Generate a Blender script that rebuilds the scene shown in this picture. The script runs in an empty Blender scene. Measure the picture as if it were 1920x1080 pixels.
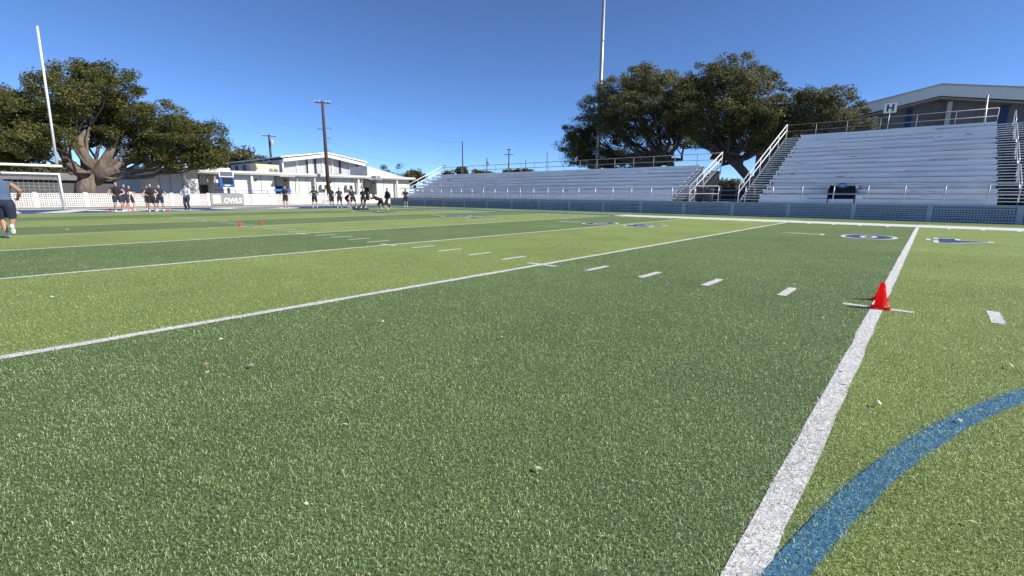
import bpy, math, random
import numpy as np
from mathutils import Vector, Matrix
R = math.radians
rng = np.random.default_rng(7)
random.seed(7)
SC = bpy.context.scene
COL = SC.collection

# ------------------------------------------------------------------ camera, sky, sun, exposure
F_PX, CAM = 870.59, np.array([36.861, -0.1313, 1.1695])          # focal length in 1920-px units, eye
YAW, PITCH, ROLL = 0.72573, -0.19762, 0.005421
SUN_AZ, SUN_EL = R(24.0), R(37.0)                                   # azimuth from +X towards +Y
SUN_W, SKY_W, EXPO = 4.7, 0.14, 0.38

def cam_axes():
    cy, sy, cp, sp = math.cos(YAW), math.sin(YAW), math.cos(PITCH), math.sin(PITCH)
    f = np.array([-sy*cp, cy*cp, sp]); r = np.array([cy, sy, 0.0]); u = np.cross(r, f)
    cr, sr = math.cos(ROLL), math.sin(ROLL)
    return cr*r+sr*u, -sr*r+cr*u, f
AR, AU, AF = cam_axes()
cd = bpy.data.cameras.new('camera'); cam = bpy.data.objects.new('camera', cd); COL.objects.link(cam)
cd.sensor_width = 36.0; cd.lens = F_PX/1920*36; cd.clip_start = 0.05; cd.clip_end = 3000
M = Matrix.Identity(4)
for i in range(3):
    M[i][0], M[i][1], M[i][2], M[i][3] = AR[i], AU[i], -AF[i], CAM[i]
cam.matrix_world = M
SC.camera = cam
W = bpy.data.worlds.new('World'); SC.world = W; W.use_nodes = True
nt = W.node_tree; bg = nt.nodes['Background']
sky = nt.nodes.new('ShaderNodeTexSky'); sky.sky_type = 'NISHITA'; sky.sun_disc = False
sky.sun_elevation = SUN_EL; sky.sun_rotation = R(90)-SUN_AZ
sky.altitude = 6000; sky.air_density = 1.1; sky.dust_density = 0.0; sky.ozone_density = 7.5
nt.links.new(sky.outputs[0], bg.inputs[0]); bg.inputs[1].default_value = SKY_W
sl = bpy.data.lights.new('sun', 'SUN'); sl.energy = SUN_W; sl.angle = R(0.53); sl.color = (1.0, 0.95, 0.87)
so = bpy.data.objects.new('sun', sl); COL.objects.link(so)
sd = Vector((math.cos(SUN_EL)*math.cos(SUN_AZ), math.cos(SUN_EL)*math.sin(SUN_AZ), math.sin(SUN_EL)))
so.rotation_euler = sd.to_track_quat('Z', 'Y').to_euler(); so.location = (60, 30, 60)
vs = SC.view_settings; vs.view_transform = 'Standard'; vs.look = 'None'; vs.exposure = EXPO; vs.gamma = 1.0
vs.use_curve_mapping = False

# ------------------------------------------------------------------ photo pixel -> place (a plane or depth fixes the distance)
def ray(x, y): return AF + (x-960)/F_PX*AR - (y-540)/F_PX*AU
def atG(x, y, z=0.0): d = ray(x, y); return CAM + d*(z-CAM[2])/d[2]
def atY(x, y, Y): d = ray(x, y); return CAM + d*(Y-CAM[1])/d[1]
def atX(x, y, X): d = ray(x, y); return CAM + d*(X-CAM[0])/d[0]

# ------------------------------------------------------------------ materials
MATS = {}
def mat(name, col, rough=0.7, metal=0.0, var=0.0, scale=3.0, bump=0.0, bscale=40.0, spec=0.5, col2=None, stretch=None, detail=4.0, world=True):
    if name in MATS: return MATS[name]
    m = bpy.data.materials.new(name); m.use_nodes = True; n = m.node_tree; b = n.nodes['Principled BSDF']
    b.inputs['Base Color'].default_value = (*col, 1); b.inputs['Roughness'].default_value = rough
    b.inputs['Metallic'].default_value = metal; b.inputs['Specular IOR Level'].default_value = spec
    src = None
    if var > 0 or bump > 0 or col2:
        g = n.nodes.new('ShaderNodeNewGeometry') if world else n.nodes.new('ShaderNodeTexCoord')
        out = g.outputs['Position'] if world else g.outputs['Object']
        if stretch:
            mp = n.nodes.new('ShaderNodeMapping'); mp.inputs['Scale'].default_value = stretch
            n.links.new(out, mp.inputs[0]); out = mp.outputs[0]
        src = out
    if var > 0 or col2:
        t = n.nodes.new('ShaderNodeTexNoise'); t.inputs['Scale'].default_value = scale; t.inputs['Detail'].default_value = detail
        t.inputs['Roughness'].default_value = 0.65
        n.links.new(src, t.inputs['Vector'])
        rp = n.nodes.new('ShaderNodeValToRGB'); rp.color_ramp.elements[0].position = 0.32; rp.color_ramp.elements[1].position = 0.68
        c2 = col2 if col2 else tuple(min(1, c*(1+var)) for c in col)
        c1 = col if col2 else tuple(c*(1-var) for c in col)
        rp.color_ramp.elements[0].color = (*c1, 1); rp.color_ramp.elements[1].color = (*c2, 1)
        n.links.new(t.outputs['Fac'], rp.inputs[0]); n.links.new(rp.outputs[0], b.inputs['Base Color'])
    if bump > 0:
        t2 = n.nodes.new('ShaderNodeTexNoise'); t2.inputs['Scale'].default_value = bscale; t2.inputs['Detail'].default_value = 3
        n.links.new(src, t2.inputs['Vector'])
        bp = n.nodes.new('ShaderNodeBump'); bp.inputs['Strength'].default_value = bump; bp.inputs['Distance'].default_value = 0.02
        n.links.new(t2.outputs['Fac'], bp.inputs['Height']); n.links.new(bp.outputs[0], b.inputs['Normal'])
    MATS[name] = m
    return m

def turf_mat(name, dark, light, glint):
    """turf: fibre speckle over soft mottling, in world metres"""
    m = bpy.data.materials.new(name); m.use_nodes = True; n = m.node_tree; b = n.nodes['Principled BSDF']; L = n.links.new
    g = n.nodes.new('ShaderNodeNewGeometry')
    def noise(sc, det, st=None):
        t = n.nodes.new('ShaderNodeTexNoise'); t.inputs['Scale'].default_value = sc; t.inputs['Detail'].default_value = det; t.inputs['Roughness'].default_value = .7
        if st:
            mp = n.nodes.new('ShaderNodeMapping'); mp.inputs['Scale'].default_value = st; L(g.outputs['Position'], mp.inputs[0]); L(mp.outputs[0], t.inputs['Vector'])
        else: L(g.outputs['Position'], t.inputs['Vector'])
        return t
    a, c, d = noise(75, 5), noise(0.45, 5), noise(60, 2)
    rp = n.nodes.new('ShaderNodeValToRGB'); e = rp.color_ramp.elements
    e[0].position, e[1].position = 0.33, 0.64; e[0].color, e[1].color = (*dark, 1), (*light, 1)
    L(a.outputs['Fac'], rp.inputs[0])
    mr = n.nodes.new('ShaderNodeMapRange'); mr.inputs[1].default_value = .3; mr.inputs[2].default_value = .7; mr.inputs[3].default_value = .84; mr.inputs[4].default_value = 1.14
    L(c.outputs['Fac'], mr.inputs[0])
    mx = n.nodes.new('ShaderNodeMix'); mx.data_type = 'RGBA'; mx.blend_type = 'MULTIPLY'; mx.inputs[0].default_value = 1
    L(rp.outputs[0], mx.inputs[6]); L(mr.outputs[0], mx.inputs[7])
    rg = n.nodes.new('ShaderNodeValToRGB'); rg.color_ramp.elements[0].position = .70; rg.color_ramp.elements[1].position = .76
    L(d.outputs['Fac'], rg.inputs[0])
    m2 = n.nodes.new('ShaderNodeMix'); m2.data_type = 'RGBA'; L(rg.outputs[0], m2.inputs[0]); L(mx.outputs[2], m2.inputs[6]); m2.inputs[7].default_value = (*glint, 1)
    L(m2.outputs[2], b.inputs['Base Color'])
    bp = n.nodes.new('ShaderNodeBump'); bp.inputs['Strength'].default_value = .8; bp.inputs['Distance'].default_value = .03
    L(a.outputs['Fac'], bp.inputs['Height']); L(bp.outputs[0], b.inputs['Normal'])
    b.inputs['Roughness'].default_value = .75; b.inputs['Specular IOR Level'].default_value = .25
    return m

def blade_mat(name, c1, c2, c3, rough=.45, spec=.5):
    """one colour per fibre (each blade is its own mesh island)"""
    m = bpy.data.materials.new(name); m.use_nodes = True; n = m.node_tree; b = n.nodes['Principled BSDF']; L = n.links.new
    g = n.nodes.new('ShaderNodeNewGeometry'); rp = n.nodes.new('ShaderNodeValToRGB'); e = rp.color_ramp.elements
    e[0].position, e[1].position = 0.0, 1.0; e[0].color, e[1].color = (*c1, 1), (*c3, 1)
    k = e.new(0.55); k.color = (*c2, 1)
    L(g.outputs['Random Per Island'], rp.inputs[0])
    t = n.nodes.new('ShaderNodeTexNoise'); t.inputs['Scale'].default_value = 1.7; t.inputs['Detail'].default_value = 7; t.inputs['Roughness'].default_value = .72
    L(g.outputs['Position'], t.inputs['Vector'])
    mr = n.nodes.new('ShaderNodeMapRange'); mr.inputs[1].default_value = .3; mr.inputs[2].default_value = .7; mr.inputs[3].default_value = .68; mr.inputs[4].default_value = 1.22
    L(t.outputs['Fac'], mr.inputs[0])
    mx = n.nodes.new('ShaderNodeMix'); mx.data_type = 'RGBA'; mx.blend_type = 'MULTIPLY'; mx.inputs[0].default_value = 1
    L(rp.outputs[0], mx.inputs[6]); L(mr.outputs[0], mx.inputs[7]); L(mx.outputs[2], b.inputs['Base Color'])
    b.inputs['Roughness'].default_value = rough; b.inputs['Specular IOR Level'].default_value = spec
    return m

def leaf_mat(name, c1, c2, c3):
    m = bpy.data.materials.new(name); m.use_nodes = True; n = m.node_tree; b = n.nodes['Principled BSDF']; L = n.links.new
    g = n.nodes.new('ShaderNodeNewGeometry'); t = n.nodes.new('ShaderNodeTexNoise'); t.inputs['Scale'].default_value = .55; t.inputs['Detail'].default_value = 3
    L(g.outputs['Position'], t.inputs['Vector'])
    ad = n.nodes.new('ShaderNodeMath'); ad.operation = 'MULTIPLY_ADD'; ad.inputs[1].default_value = .45; L(g.outputs['Random Per Island'], ad.inputs[0]); 
    sb = n.nodes.new('ShaderNodeMath'); sb.operation = 'SUBTRACT'; sb.inputs[1].default_value = .22; L(t.outputs['Fac'], sb.inputs[0]); L(sb.outputs[0], ad.inputs[2])
    rp = n.nodes.new('ShaderNodeValToRGB'); e = rp.color_ramp.elements; e[0].position, e[1].position = .2, .85
    e[0].color, e[1].color = (*c1, 1), (*c3, 1); k = e.new(.55); k.color = (*c2, 1)
    L(ad.outputs[0], rp.inputs[0]); L(rp.outputs[0], b.inputs['Base Color'])
    b.inputs['Roughness'].default_value = .55; b.inputs['Specular IOR Level'].default_value = .3
    tr = n.nodes.new('ShaderNodeBsdfTranslucent'); mxs = n.nodes.new('ShaderNodeMixShader'); mxs.inputs[0].default_value = .32
    hs = n.nodes.new('ShaderNodeHueSaturation'); hs.inputs['Value'].default_value = 1.5; L(rp.outputs[0], hs.inputs['Color']); L(hs.outputs[0], tr.inputs[0])
    L(b.outputs[0], mxs.inputs[1]); L(tr.outputs[0], mxs.inputs[2]); L(mxs.outputs[0], n.nodes['Material Output'].inputs[0])
    return m
def thin_plastic(name, col, tcol, rough=.4):
    m = bpy.data.materials.new(name); m.use_nodes = True; n = m.node_tree; b = n.nodes['Principled BSDF']; L = n.links.new
    b.inputs['Base Color'].default_value = (*col, 1); b.inputs['Roughness'].default_value = rough
    tr = n.nodes.new('ShaderNodeBsdfTranslucent'); tr.inputs[0].default_value = (*tcol, 1)
    mxs = n.nodes.new('ShaderNodeMixShader'); mxs.inputs[0].default_value = .66
    L(b.outputs[0], mxs.inputs[1]); L(tr.outputs[0], mxs.inputs[2]); L(mxs.outputs[0], n.nodes['Material Output'].inputs[0])
    MATS[name] = m; return m

WHITE = mat('white_paint', (.78, .78, .76), .5, var=.05, scale=2)
WALLW = mat('white_wall', (.74, .73, .70), .75, var=.06, scale=.7, bump=.1, bscale=30)
TRIM = mat('trim', (.66, .65, .62), .6, var=.05, scale=1)
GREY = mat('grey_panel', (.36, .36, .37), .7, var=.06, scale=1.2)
ALU = mat('aluminium', (.80, .81, .83), .40, .30, var=.10, scale=1.3, stretch=(.35, 2, 2), bump=.12, bscale=3)
ALU2 = mat('aluminium_riser', (.76, .77, .79), .45, .25, var=.14, scale=1.1, stretch=(.3, 2, 2))
def stain(m, dark=(.16, .17, .19), lo=.66, hi=.74, st=(.5, 3, 3.2), sc=1.6, amt=.75):
    n = m.node_tree; b = n.nodes['Principled BSDF']; L = n.links.new; old = b.inputs['Base Color'].links[0].from_socket
    g = n.nodes.new('ShaderNodeNewGeometry'); mp = n.nodes.new('ShaderNodeMapping'); mp.inputs['Scale'].default_value = st; L(g.outputs['Position'], mp.inputs[0])
    t = n.nodes.new('ShaderNodeTexNoise'); t.inputs['Scale'].default_value = sc; t.inputs['Detail'].default_value = 3; L(mp.outputs[0], t.inputs['Vector'])
    r = n.nodes.new('ShaderNodeMapRange'); r.inputs[1].default_value = lo; r.inputs[2].default_value = hi; r.inputs[4].default_value = amt; L(t.outputs['Fac'], r.inputs[0])
    mx = n.nodes.new('ShaderNodeMix'); mx.data_type = 'RGBA'; L(r.outputs[0], mx.inputs[0]); L(old, mx.inputs[6]); mx.inputs[7].default_value = (*dark, 1); L(mx.outputs[2], b.inputs['Base Color'])
stain(ALU); stain(ALU2); stain(WALLW, (.50, .47, .42), .56, .72, (1, 1, .35), .9, .55); stain(WHITE, (.55, .52, .47), .60, .75, (1, 1, .5), 1.2, .4)
GALV = mat('galvanised_pipe', (.55, .56, .57), .4, .6, var=.08, scale=3)
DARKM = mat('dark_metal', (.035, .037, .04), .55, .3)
STEEL = mat('pole_steel', (.42, .40, .38), .45, .5, var=.1, scale=1.0)
CONC = mat('concrete', (.42, .41, .39), .85, var=.15, scale=2.2, bump=.2)
VINYL = mat('white_vinyl', (.72, .70, .66), .5, var=.08, scale=1.5)
VINYLB = mat('blue_grey_vinyl', (.36, .40, .49), .5, var=.12, scale=1.4)
NAVY = mat('navy', (.012, .025, .075), .55, var=.15, scale=4)
NAVYP = mat('navy_turf_paint', (.03, .06, .16), .8, var=.25, scale=9, bump=.4)
EZBLUE = mat('endzone_blue', (.040, .085, .19), .85, var=.25, scale=6, bump=.4)
LINEW = mat('line_white', (.68, .67, .63), .85, var=.16, scale=22, bump=.5)
LINEB = mat('circle_blue', (.025, .10, .17), .8, col2=(.07, .22, .32), scale=60, bump=.5)
BLUEP = mat('bright_blue_paint', (.02, .09, .42), .5)
WOOD = mat('creosote_wood', (.075, .048, .036), .85, var=.3, scale=2.5, stretch=(6, 6, .5), bump=.3)
BARK = mat('oak_bark', (.10, .082, .066), .95, var=.45, scale=2.4, stretch=(3, 3, .8), bump=.9, bscale=6)
DIRT = mat('dry_dirt', (.36, .28, .19), .95, var=.25, scale=1.5, bump=.3)
GROUND = mat('dry_grass', (.13, .13, .06), .95, col2=(.22, .19, .10), scale=.6, bump=.5)
ROOF = mat('metal_roof', (.55, .55, .54), .5, .2, var=.06, scale=.8)
ROOFD = mat('dark_roof', (.20, .19, .18), .8, var=.15, scale=1)
GLASS = mat('dark_glass', (.02, .025, .03), .12)
BLACK = mat('black_rubber', (.012, .012, .013), .6)
CONE = thin_plastic('cone_orange_red', (.95, .030, .018), (1.0, .045, .03))
CONEF = thin_plastic('cone_orange', (.92, .12, .02), (1.0, .16, .03))
CREAM = mat('cream_panel', (.62, .55, .38), .7, var=.05)
NET = mat('net_cord', (.62, .62, .60), .9)
NETD = mat('net_cord_black', (.02, .02, .02), .9)
TURF_D = turf_mat('turf_dark', (.038, .062, .018), (.246, .342, .122), (.42, .50, .27))
TURF_L = turf_mat('turf_light', (.083, .126, .025), (.400, .495, .148), (.55, .60, .26))
BL_D = blade_mat('blade_dark', (.044, .082, .020), (.192, .298, .090), (.66, .77, .40))
BL_L = blade_mat('blade_light', (.078, .130, .020), (.290, .392, .078), (.70, .77, .32))
BL_W = blade_mat('blade_white', (.55, .53, .50), (.74, .72, .68), (.86, .84, .79))
BL_B = blade_mat('blade_blue', (.03, .13, .21), (.07, .27, .40), (.34, .60, .68))
LEAF_L = leaf_mat('oak_leaf_olive', (.030, .040, .010), (.120, .128, .032), (.27, .25, .08))
LEAF_R = leaf_mat('oak_leaf_dark', (.034, .042, .014), (.125, .125, .042), (.30, .265, .12))
LEAF_G = leaf_mat('brush_leaf', (.05, .06, .025), (.12, .12, .05), (.24, .22, .12))

# ------------------------------------------------------------------ mesh helpers
class MB:
    def __init__(s): s.v = []; s.f = []
    def add(s, vs, fs):
        k = len(s.v); s.v += [tuple(map(float, p)) for p in vs]; s.f += [tuple(k+i for i in q) for q in fs]; return s
    def box(s, x0, x1, y0, y1, z0, z1):
        return s.add([(x0,y0,z0),(x1,y0,z0),(x1,y1,z0),(x0,y1,z0),(x0,y0,z1),(x1,y0,z1),(x1,y1,z1),(x0,y1,z1)],
                     [(3,2,1,0),(4,5,6,7),(0,1,5,4),(1,2,6,5),(2,3,7,6),(3,0,4,7)])
    def quad(s, a, b, c, d): return s.add([a, b, c, d], [(0,1,2,3)])
    def rect(s, x0, x1, y0, y1, z): return s.quad((x0,y0,z),(x1,y0,z),(x1,y1,z),(x0,y1,z))
    def tube(s, pts, rad, n=8, cap=True, flat=1.0):
        pts = [np.array(p, float) for p in pts]
        if np.isscalar(rad): rad = [rad]*len(pts)
        rings = []; up0 = None
        for i, p in enumerate(pts):
            t = pts[min(i+1, len(pts)-1)]-pts[max(i-1, 0)]; t = t/(np.linalg.norm(t)+1e-9)
            if up0 is None: up0 = np.array([0,0,1.]) if abs(t[2]) < .9 else np.array([1.,0,0])
            a = np.cross(t, up0); a /= np.linalg.norm(a)+1e-9; b = np.cross(a, t); up0 = b
            rings.append([p+rad[i]*(math.cos(2*math.pi*k/n)*a+flat*math.sin(2*math.pi*k/n)*b) for k in range(n)])
        k0 = 0; vs_, fs = [], []
        for r_ in rings: vs_ += r_
        for i in range(len(pts)-1):
            for k in range(n):
                fs.append((i*n+k, i*n+(k+1)%n, (i+1)*n+(k+1)%n, (i+1)*n+k))
        if cap:
            fs.append(tuple(range(n-1, -1, -1))); fs.append(tuple((len(pts)-1)*n+k for k in range(n)))
        return s.add(vs_, fs)
    def lathe(s, prof, c=(0,0,0), n=20):
        vs_ = [(c[0]+r_*math.cos(2*math.pi*k/n), c[1]+r_*math.sin(2*math.pi*k/n), c[2]+z) for r_, z in prof for k in range(n)]
        fs = [(i*n+k, i*n+(k+1)%n, (i+1)*n+(k+1)%n, (i+1)*n+k) for i in range(len(prof)-1) for k in range(n)]
        fs.append(tuple(range(n-1,-1,-1))); fs.append(tuple((len(prof)-1)*n+k for k in range(n)))
        return s.add(vs_, fs)
    def prism(s, poly, axis, a, b):
        """poly of 2-D points extruded along axis ('x','y','z') from a to b"""
        def P(u, v, w): return {'x': (w,u,v), 'y': (u,w,v), 'z': (u,v,w)}[axis]
        n = len(poly)
        vs_ = [P(u, v, a) for u, v in poly]+[P(u, v, b) for u, v in poly]
        fs = [tuple(range(n)), tuple(range(2*n-1, n-1, -1))]+[(i, (i+1)%n+0, n+(i+1)%n, n+i) for i in range(n)]
        return s.add(vs_, fs)
    def mesh(s, name, m):
        me = bpy.data.meshes.new(name); me.from_pydata(s.v, [], s.f); me.update()
        if m: me.materials.append(m)
        return me
    def build(s, name, m, parent=None, smooth=False, loc=None):
        me = s.mesh(name, m)
        if smooth: me.shade_smooth()
        return link(name, me, parent, loc)

def link(name, me, parent=None, loc=None):
    o = bpy.data.objects.new(name, me); COL.objects.link(o)
    if parent: o.parent = parent
    if loc is not None: o.location = loc
    return o
def fixn(o):
    import bmesh
    bm = bmesh.new(); bm.from_mesh(o.data); bmesh.ops.recalc_face_normals(bm, faces=bm.faces); bm.to_mesh(o.data); bm.free(); return o
def tag(o, label=None, cat=None, group=None, kind=None):
    if label: o['label'] = label
    if cat: o['category'] = cat
    if group: o['group'] = group
    if kind: o['kind'] = kind
    return o
def empty(name, loc=(0,0,0), rz=0.0, label=None, cat=None, group=None, kind=None):
    o = bpy.data.objects.new(name, None); COL.objects.link(o); o.location = loc; o.rotation_euler = (0,0,rz); o.empty_display_size = .2
    return tag(o, label, cat, group, kind)
def copy_tree(o, parent=None, loc=None, label=None):
    c = o.copy(); COL.objects.link(c); c.parent = parent
    if loc is not None: c.location = loc
    if label: c['label'] = label
    for ch in list(o.children): copy_tree(ch, c)
    return c
def np_mesh(name, V, Fs, m):
    """V (n,3); Fs list of (k,size) int arrays"""
    me = bpy.data.meshes.new(name); me.vertices.add(len(V)); me.vertices.foreach_set('co', np.asarray(V, np.float32).ravel())
    tot = np.concatenate([f.ravel() for f in Fs]).astype(np.int32); sizes = np.concatenate([np.full(len(f), f.shape[1]) for f in Fs]).astype(np.int32)
    me.loops.add(len(tot)); me.loops.foreach_set('vertex_index', tot)
    st = np.concatenate([[0], np.cumsum(sizes)[:-1]]).astype(np.int32)
    me.polygons.add(len(sizes)); me.polygons.foreach_set('loop_start', st); me.update(calc_edges=True)
    if m: me.materials.append(m)
    return me
def text_mesh(body, size=1.0, offset=0.0, extrude=0.0):
    c = bpy.data.curves.new('text', 'FONT'); c.body = body; c.size = size; c.offset = offset; c.extrude = extrude
    c.align_x = 'CENTER'; c.align_y = 'CENTER'; c.resolution_u = 6
    o = bpy.data.objects.new('text', c); COL.objects.link(o)
    me = bpy.data.meshes.new_from_object(o.evaluated_get(bpy.context.evaluated_depsgraph_get()))
    bpy.data.objects.remove(o); bpy.data.curves.remove(c)
    v = np.array([p.co[:] for p in me.vertices]); lo, hi = v.min(0), v.max(0)
    return me, lo, hi
def fit_text(me, lo, hi, w, h):
    for p in me.vertices:
        p.co.x = (p.co.x-(lo[0]+hi[0])/2)*w/(hi[0]-lo[0]); p.co.y = (p.co.y-(lo[1]+hi[1])/2)*h/(hi[1]-lo[1])
    return me

# ================================================================== SETTING: ground, field
YD = 0.9144; HW = 24.384
tag(MB().rect(-700, 700, -700, 700, -.03).build('ground', GROUND), kind='structure')
tag(MB().rect(-16.2, -10.6, -40, 36, -.012).build('dirt_strip', DIRT), kind='structure')
field = tag(MB().rect(-10.6, 104, -32, 30.65, -.006).build('football_field', TURF_D), kind='structure')
for k in range(0, 20):                                              # turf laid in five-yard panels, alternately light and dark
    m = TURF_L if k % 2 == 0 else TURF_D
    MB().rect(k*5*YD, (k+1)*5*YD, -27.5, 27.6, 0).build('turf_panel', m, field)
MB().rect(0, 91.44, 27.6, 30.6, 0).build('turf_margin', TURF_D, field)

# ---- turf fibres near the camera, sorted by what is painted on them
LW = .0535                                                            # half width of a painted line
CX, CY0, CR = 45.72, 0.0, 9.15
def region(x, y):
    """0 dark turf, 1 light turf, 2.. painted marks"""
    k = np.floor(x/(5*YD)).astype(int)
    reg = np.where(k % 2 == 0, 1, 0)
    yl = x/YD; near5 = np.round(yl/5)*5
    on5 = np.abs(yl-near5)*YD < LW+.002*np.sin(y*9)
    reg = np.where(on5, 100+near5.astype(int), reg)
    tick = (np.abs(y-6.1) < .045) & (np.abs(yl-near5)*YD < .305)
    reg = np.where(tick & ~on5, 300+near5.astype(int), reg)
    n1 = np.round(yl); dash = (np.abs(yl-n1)*YD < .05) & (y > 6.1) & (y < 6.76) & (n1 % 5 != 0)
    reg = np.where(dash, 200+n1.astype(int), reg)
    rad = np.hypot(x-CX, y-CY0)
    reg = np.where((np.abs(rad-CR) < .062+.006*np.sin(y*7+1)) & ~on5, 2, reg)
    return reg
def scatter_blades():
    D0, R0, RM = 27000, 2.6, 17.0
    n_near = int(.5*1.95*R0*R0*D0); n_far = int(D0*R0*R0*1.95*math.log(RM/R0))
    r1 = R0*np.sqrt(rng.random(n_near)); r2 = R0*np.exp(rng.random(n_far)*math.log(RM/R0))
    r = np.concatenate([r1, r2]); fa = math.atan2(AF[1], AF[0]); a = fa+(rng.random(len(r))-.5)*1.95
    sel = (r > 1.0) & (rng.random(len(r)) < np.clip((17.0-r)/6.5, 0, 1)); r = r[sel]; a = a[sel]
    return CAM[0]+r*np.cos(a), CAM[1]+r*np.sin(a), r
bx, by, br = scatter_blades()
fieldmask = (by < 27) & (bx < 42)
bx, by, br = bx[fieldmask], by[fieldmask], br[fieldmask]
breg = region(bx+rng.normal(0, .006, len(bx)), by+rng.normal(0, .006, len(bx)))
_worn = rng.random(len(bx)) < np.where(breg == 2, .10+.38*(np.sin(bx*31+np.sin(by*17)*2)*np.sin(by*23+bx*9) > .25), .035)            # fibres the paint missed
breg = np.where(_worn & (breg >= 2), region(bx+.35, by*0+60.0) % 2, breg)
def blade_geo(x, y, r, whitish=False):
    n = len(x); g = np.clip(np.power(np.maximum(r, 2.6)/2.6, .5), 1, 2.1)
    ln = (.007+.010*rng.random(n)+.016*(rng.random(n) > .975))*np.minimum(g, 1.25); w = (.0006+.0005*rng.random(n))*g
    az = rng.random(n)*2*np.pi; el = np.radians(2+46*rng.random(n)**1.8)
    dx, dy, dz = np.cos(az)*np.cos(el), np.sin(az)*np.cos(el), np.sin(el)
    tw = rng.random(n)*1.2-.6
    sx, sy, sz = -np.sin(az)*np.cos(tw), np.cos(az)*np.cos(tw), np.sin(tw)
    base = np.stack([x, y, np.full(n, .001)], 1); d = np.stack([dx, dy, dz], 1); s = np.stack([sx, sy, sz], 1)
    bend = rng.normal(0, .38, (n, 1))*s
    zl = (rng.random(n)*.012)[:, None]*np.array([0, 0, 1.])
    mid = base+zl+(d+np.array([0, 0, .28])+rng.normal(0, .22, (n, 1))*s)*(ln*.55)[:, None]; tip = base+zl+(d+bend-np.array([0, 0, .12]))*ln[:, None]
    tip[:, 2] = np.maximum(tip[:, 2], .004)
    W_ = w[:, None]
    V = np.stack([base, mid+s*W_, tip, mid-s*W_], 1).reshape(-1, 3)
    k = np.arange(n)[:, None]*4
    return V, [np.concatenate([k, k+1, k+2, k+3], 1)]
def blades_into(name, selm, m, parent=None, sheet=None):
    V, Fs = blade_geo(bx[selm], by[selm], br[selm])
    if sheet is not None:
        k = len(V); V = np.concatenate([V, sheet]); Fs = Fs+[np.arange(k, k+len(sheet)).reshape(-1, 4)]
    return V, Fs
for name, rg_, m in (('turf_fibres', 0, BL_D), ('turf_fibres', 1, BL_L)):
    V, Fs = blades_into(name, breg == rg_, m)
    o = link(name, np_mesh(name, V, Fs, m), field); o['kind'] = 'stuff'

def mark(name, m_sheet, sheet, reg=None, m_blade=None):
    """a painted mark: thin sheet, plus painted fibres where it lies close to the camera"""
    sheet = np.array(sheet, float)
    o = link(name, np_mesh(name, sheet, [np.arange(len(sheet)).reshape(-1, 4)], m_sheet), field)
    if reg is not None and (breg == reg).any():
        V, Fs = blades_into(name, breg == reg, m_blade)
        me = o.data; k = np.array([p.co[:] for p in me.vertices])
        V2 = np.concatenate([k, V]); me2 = np_mesh(name, V2, [np.arange(len(k)).reshape(-1, 4)]+[f+len(k) for f in Fs], m_sheet)
        me2.materials.append(m_blade)
        mi = np.ones(len(me2.polygons), np.int32); mi[:len(k)//4] = 0; me2.polygons.foreach_set('material_index', mi); o.data = me2
    return o
def Q(x0, x1, y0, y1, z=.004): return [(x0,y0,z),(x1,y0,z),(x1,y1,z),(x0,y1,z)]
def wobble_line(x, w, y0, y1, step, z=.004):
    ys = np.arange(y0, y1+step, step); L_ = x-w+rng.normal(0, .004, len(ys)); R_ = x+w+rng.normal(0, .004, len(ys)); q = []
    for i in range(len(ys)-1): q += [(L_[i],ys[i],z),(R_[i],ys[i],z),(R_[i+1],ys[i+1],z),(L_[i+1],ys[i+1],z)]
    return q
for yd in range(5, 60, 5):
    mark('yard_line', LINEW, wobble_line(yd*YD, LW if yd != 50 else .06, -HW, HW, .25), 100+yd, BL_W)
mark('goal_line', LINEW, Q(-.12, .12, -HW, HW))
for yd in range(1, 56):
    if yd % 5:
        mark('hash_mark', LINEW, Q(yd*YD-.05, yd*YD+.05, 6.1, 6.74), 200+yd, BL_W)
        mark('sideline_tick', LINEW, Q(yd*YD-.05, yd*YD+.05, HW-.60, HW-.001))
    else:
        mark('hash_tick', LINEW, Q(yd*YD-.305, yd*YD-LW-.002, 6.06, 6.15)+Q(yd*YD+LW+.002, yd*YD+.305, 6.06, 6.15), 300+yd, BL_W)
th = np.linspace(math.pi-1.35, math.pi+1.2, 90); q = []
for a, b in zip(th[:-1], th[1:]):
    for (t, rr) in ((a, CR+.050), (b, CR+.050), (b, CR-.050), (a, CR-.050)): q.append((CX+rr*math.cos(t), CY0+rr*math.sin(t), .006))
mark('centre_circle', LINEB, q, 2, BL_B)
mark('sideline', LINEW, Q(25*YD, 95, HW, 26.5))
mark('sideline', EZBLUE, Q(-9.14, 25*YD, HW+.12, 26.3))
mark('sideline_edge', LINEW, Q(-9.14, 25*YD-.001, HW, HW+.119)+Q(-9.14, 25*YD-.001, 26.301, 26.42))
# end zone paint and word, read from behind the end zone
ez = mark('end_zone', EZBLUE, Q(-9.14, -.121, -HW, HW-.001))
mark('end_line', LINEW, Q(-10.55, -9.141, -HW-1.8, 26.3))
for ch, yc, w in (('O', 14.9, 6.4), ('W', 6.1, 8.6), ('L', -1.5, 5.6), ('S', -8.6, 5.6)):
    me, lo, hi = text_mesh(ch, 8, .35); fit_text(me, lo, hi, w, 6.9); me.materials.append(LINEW)
    o = link('end_zone_letter', me, field, (-4.7, yc, .008)); o.rotation_euler = (0, 0, R(-90))
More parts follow.
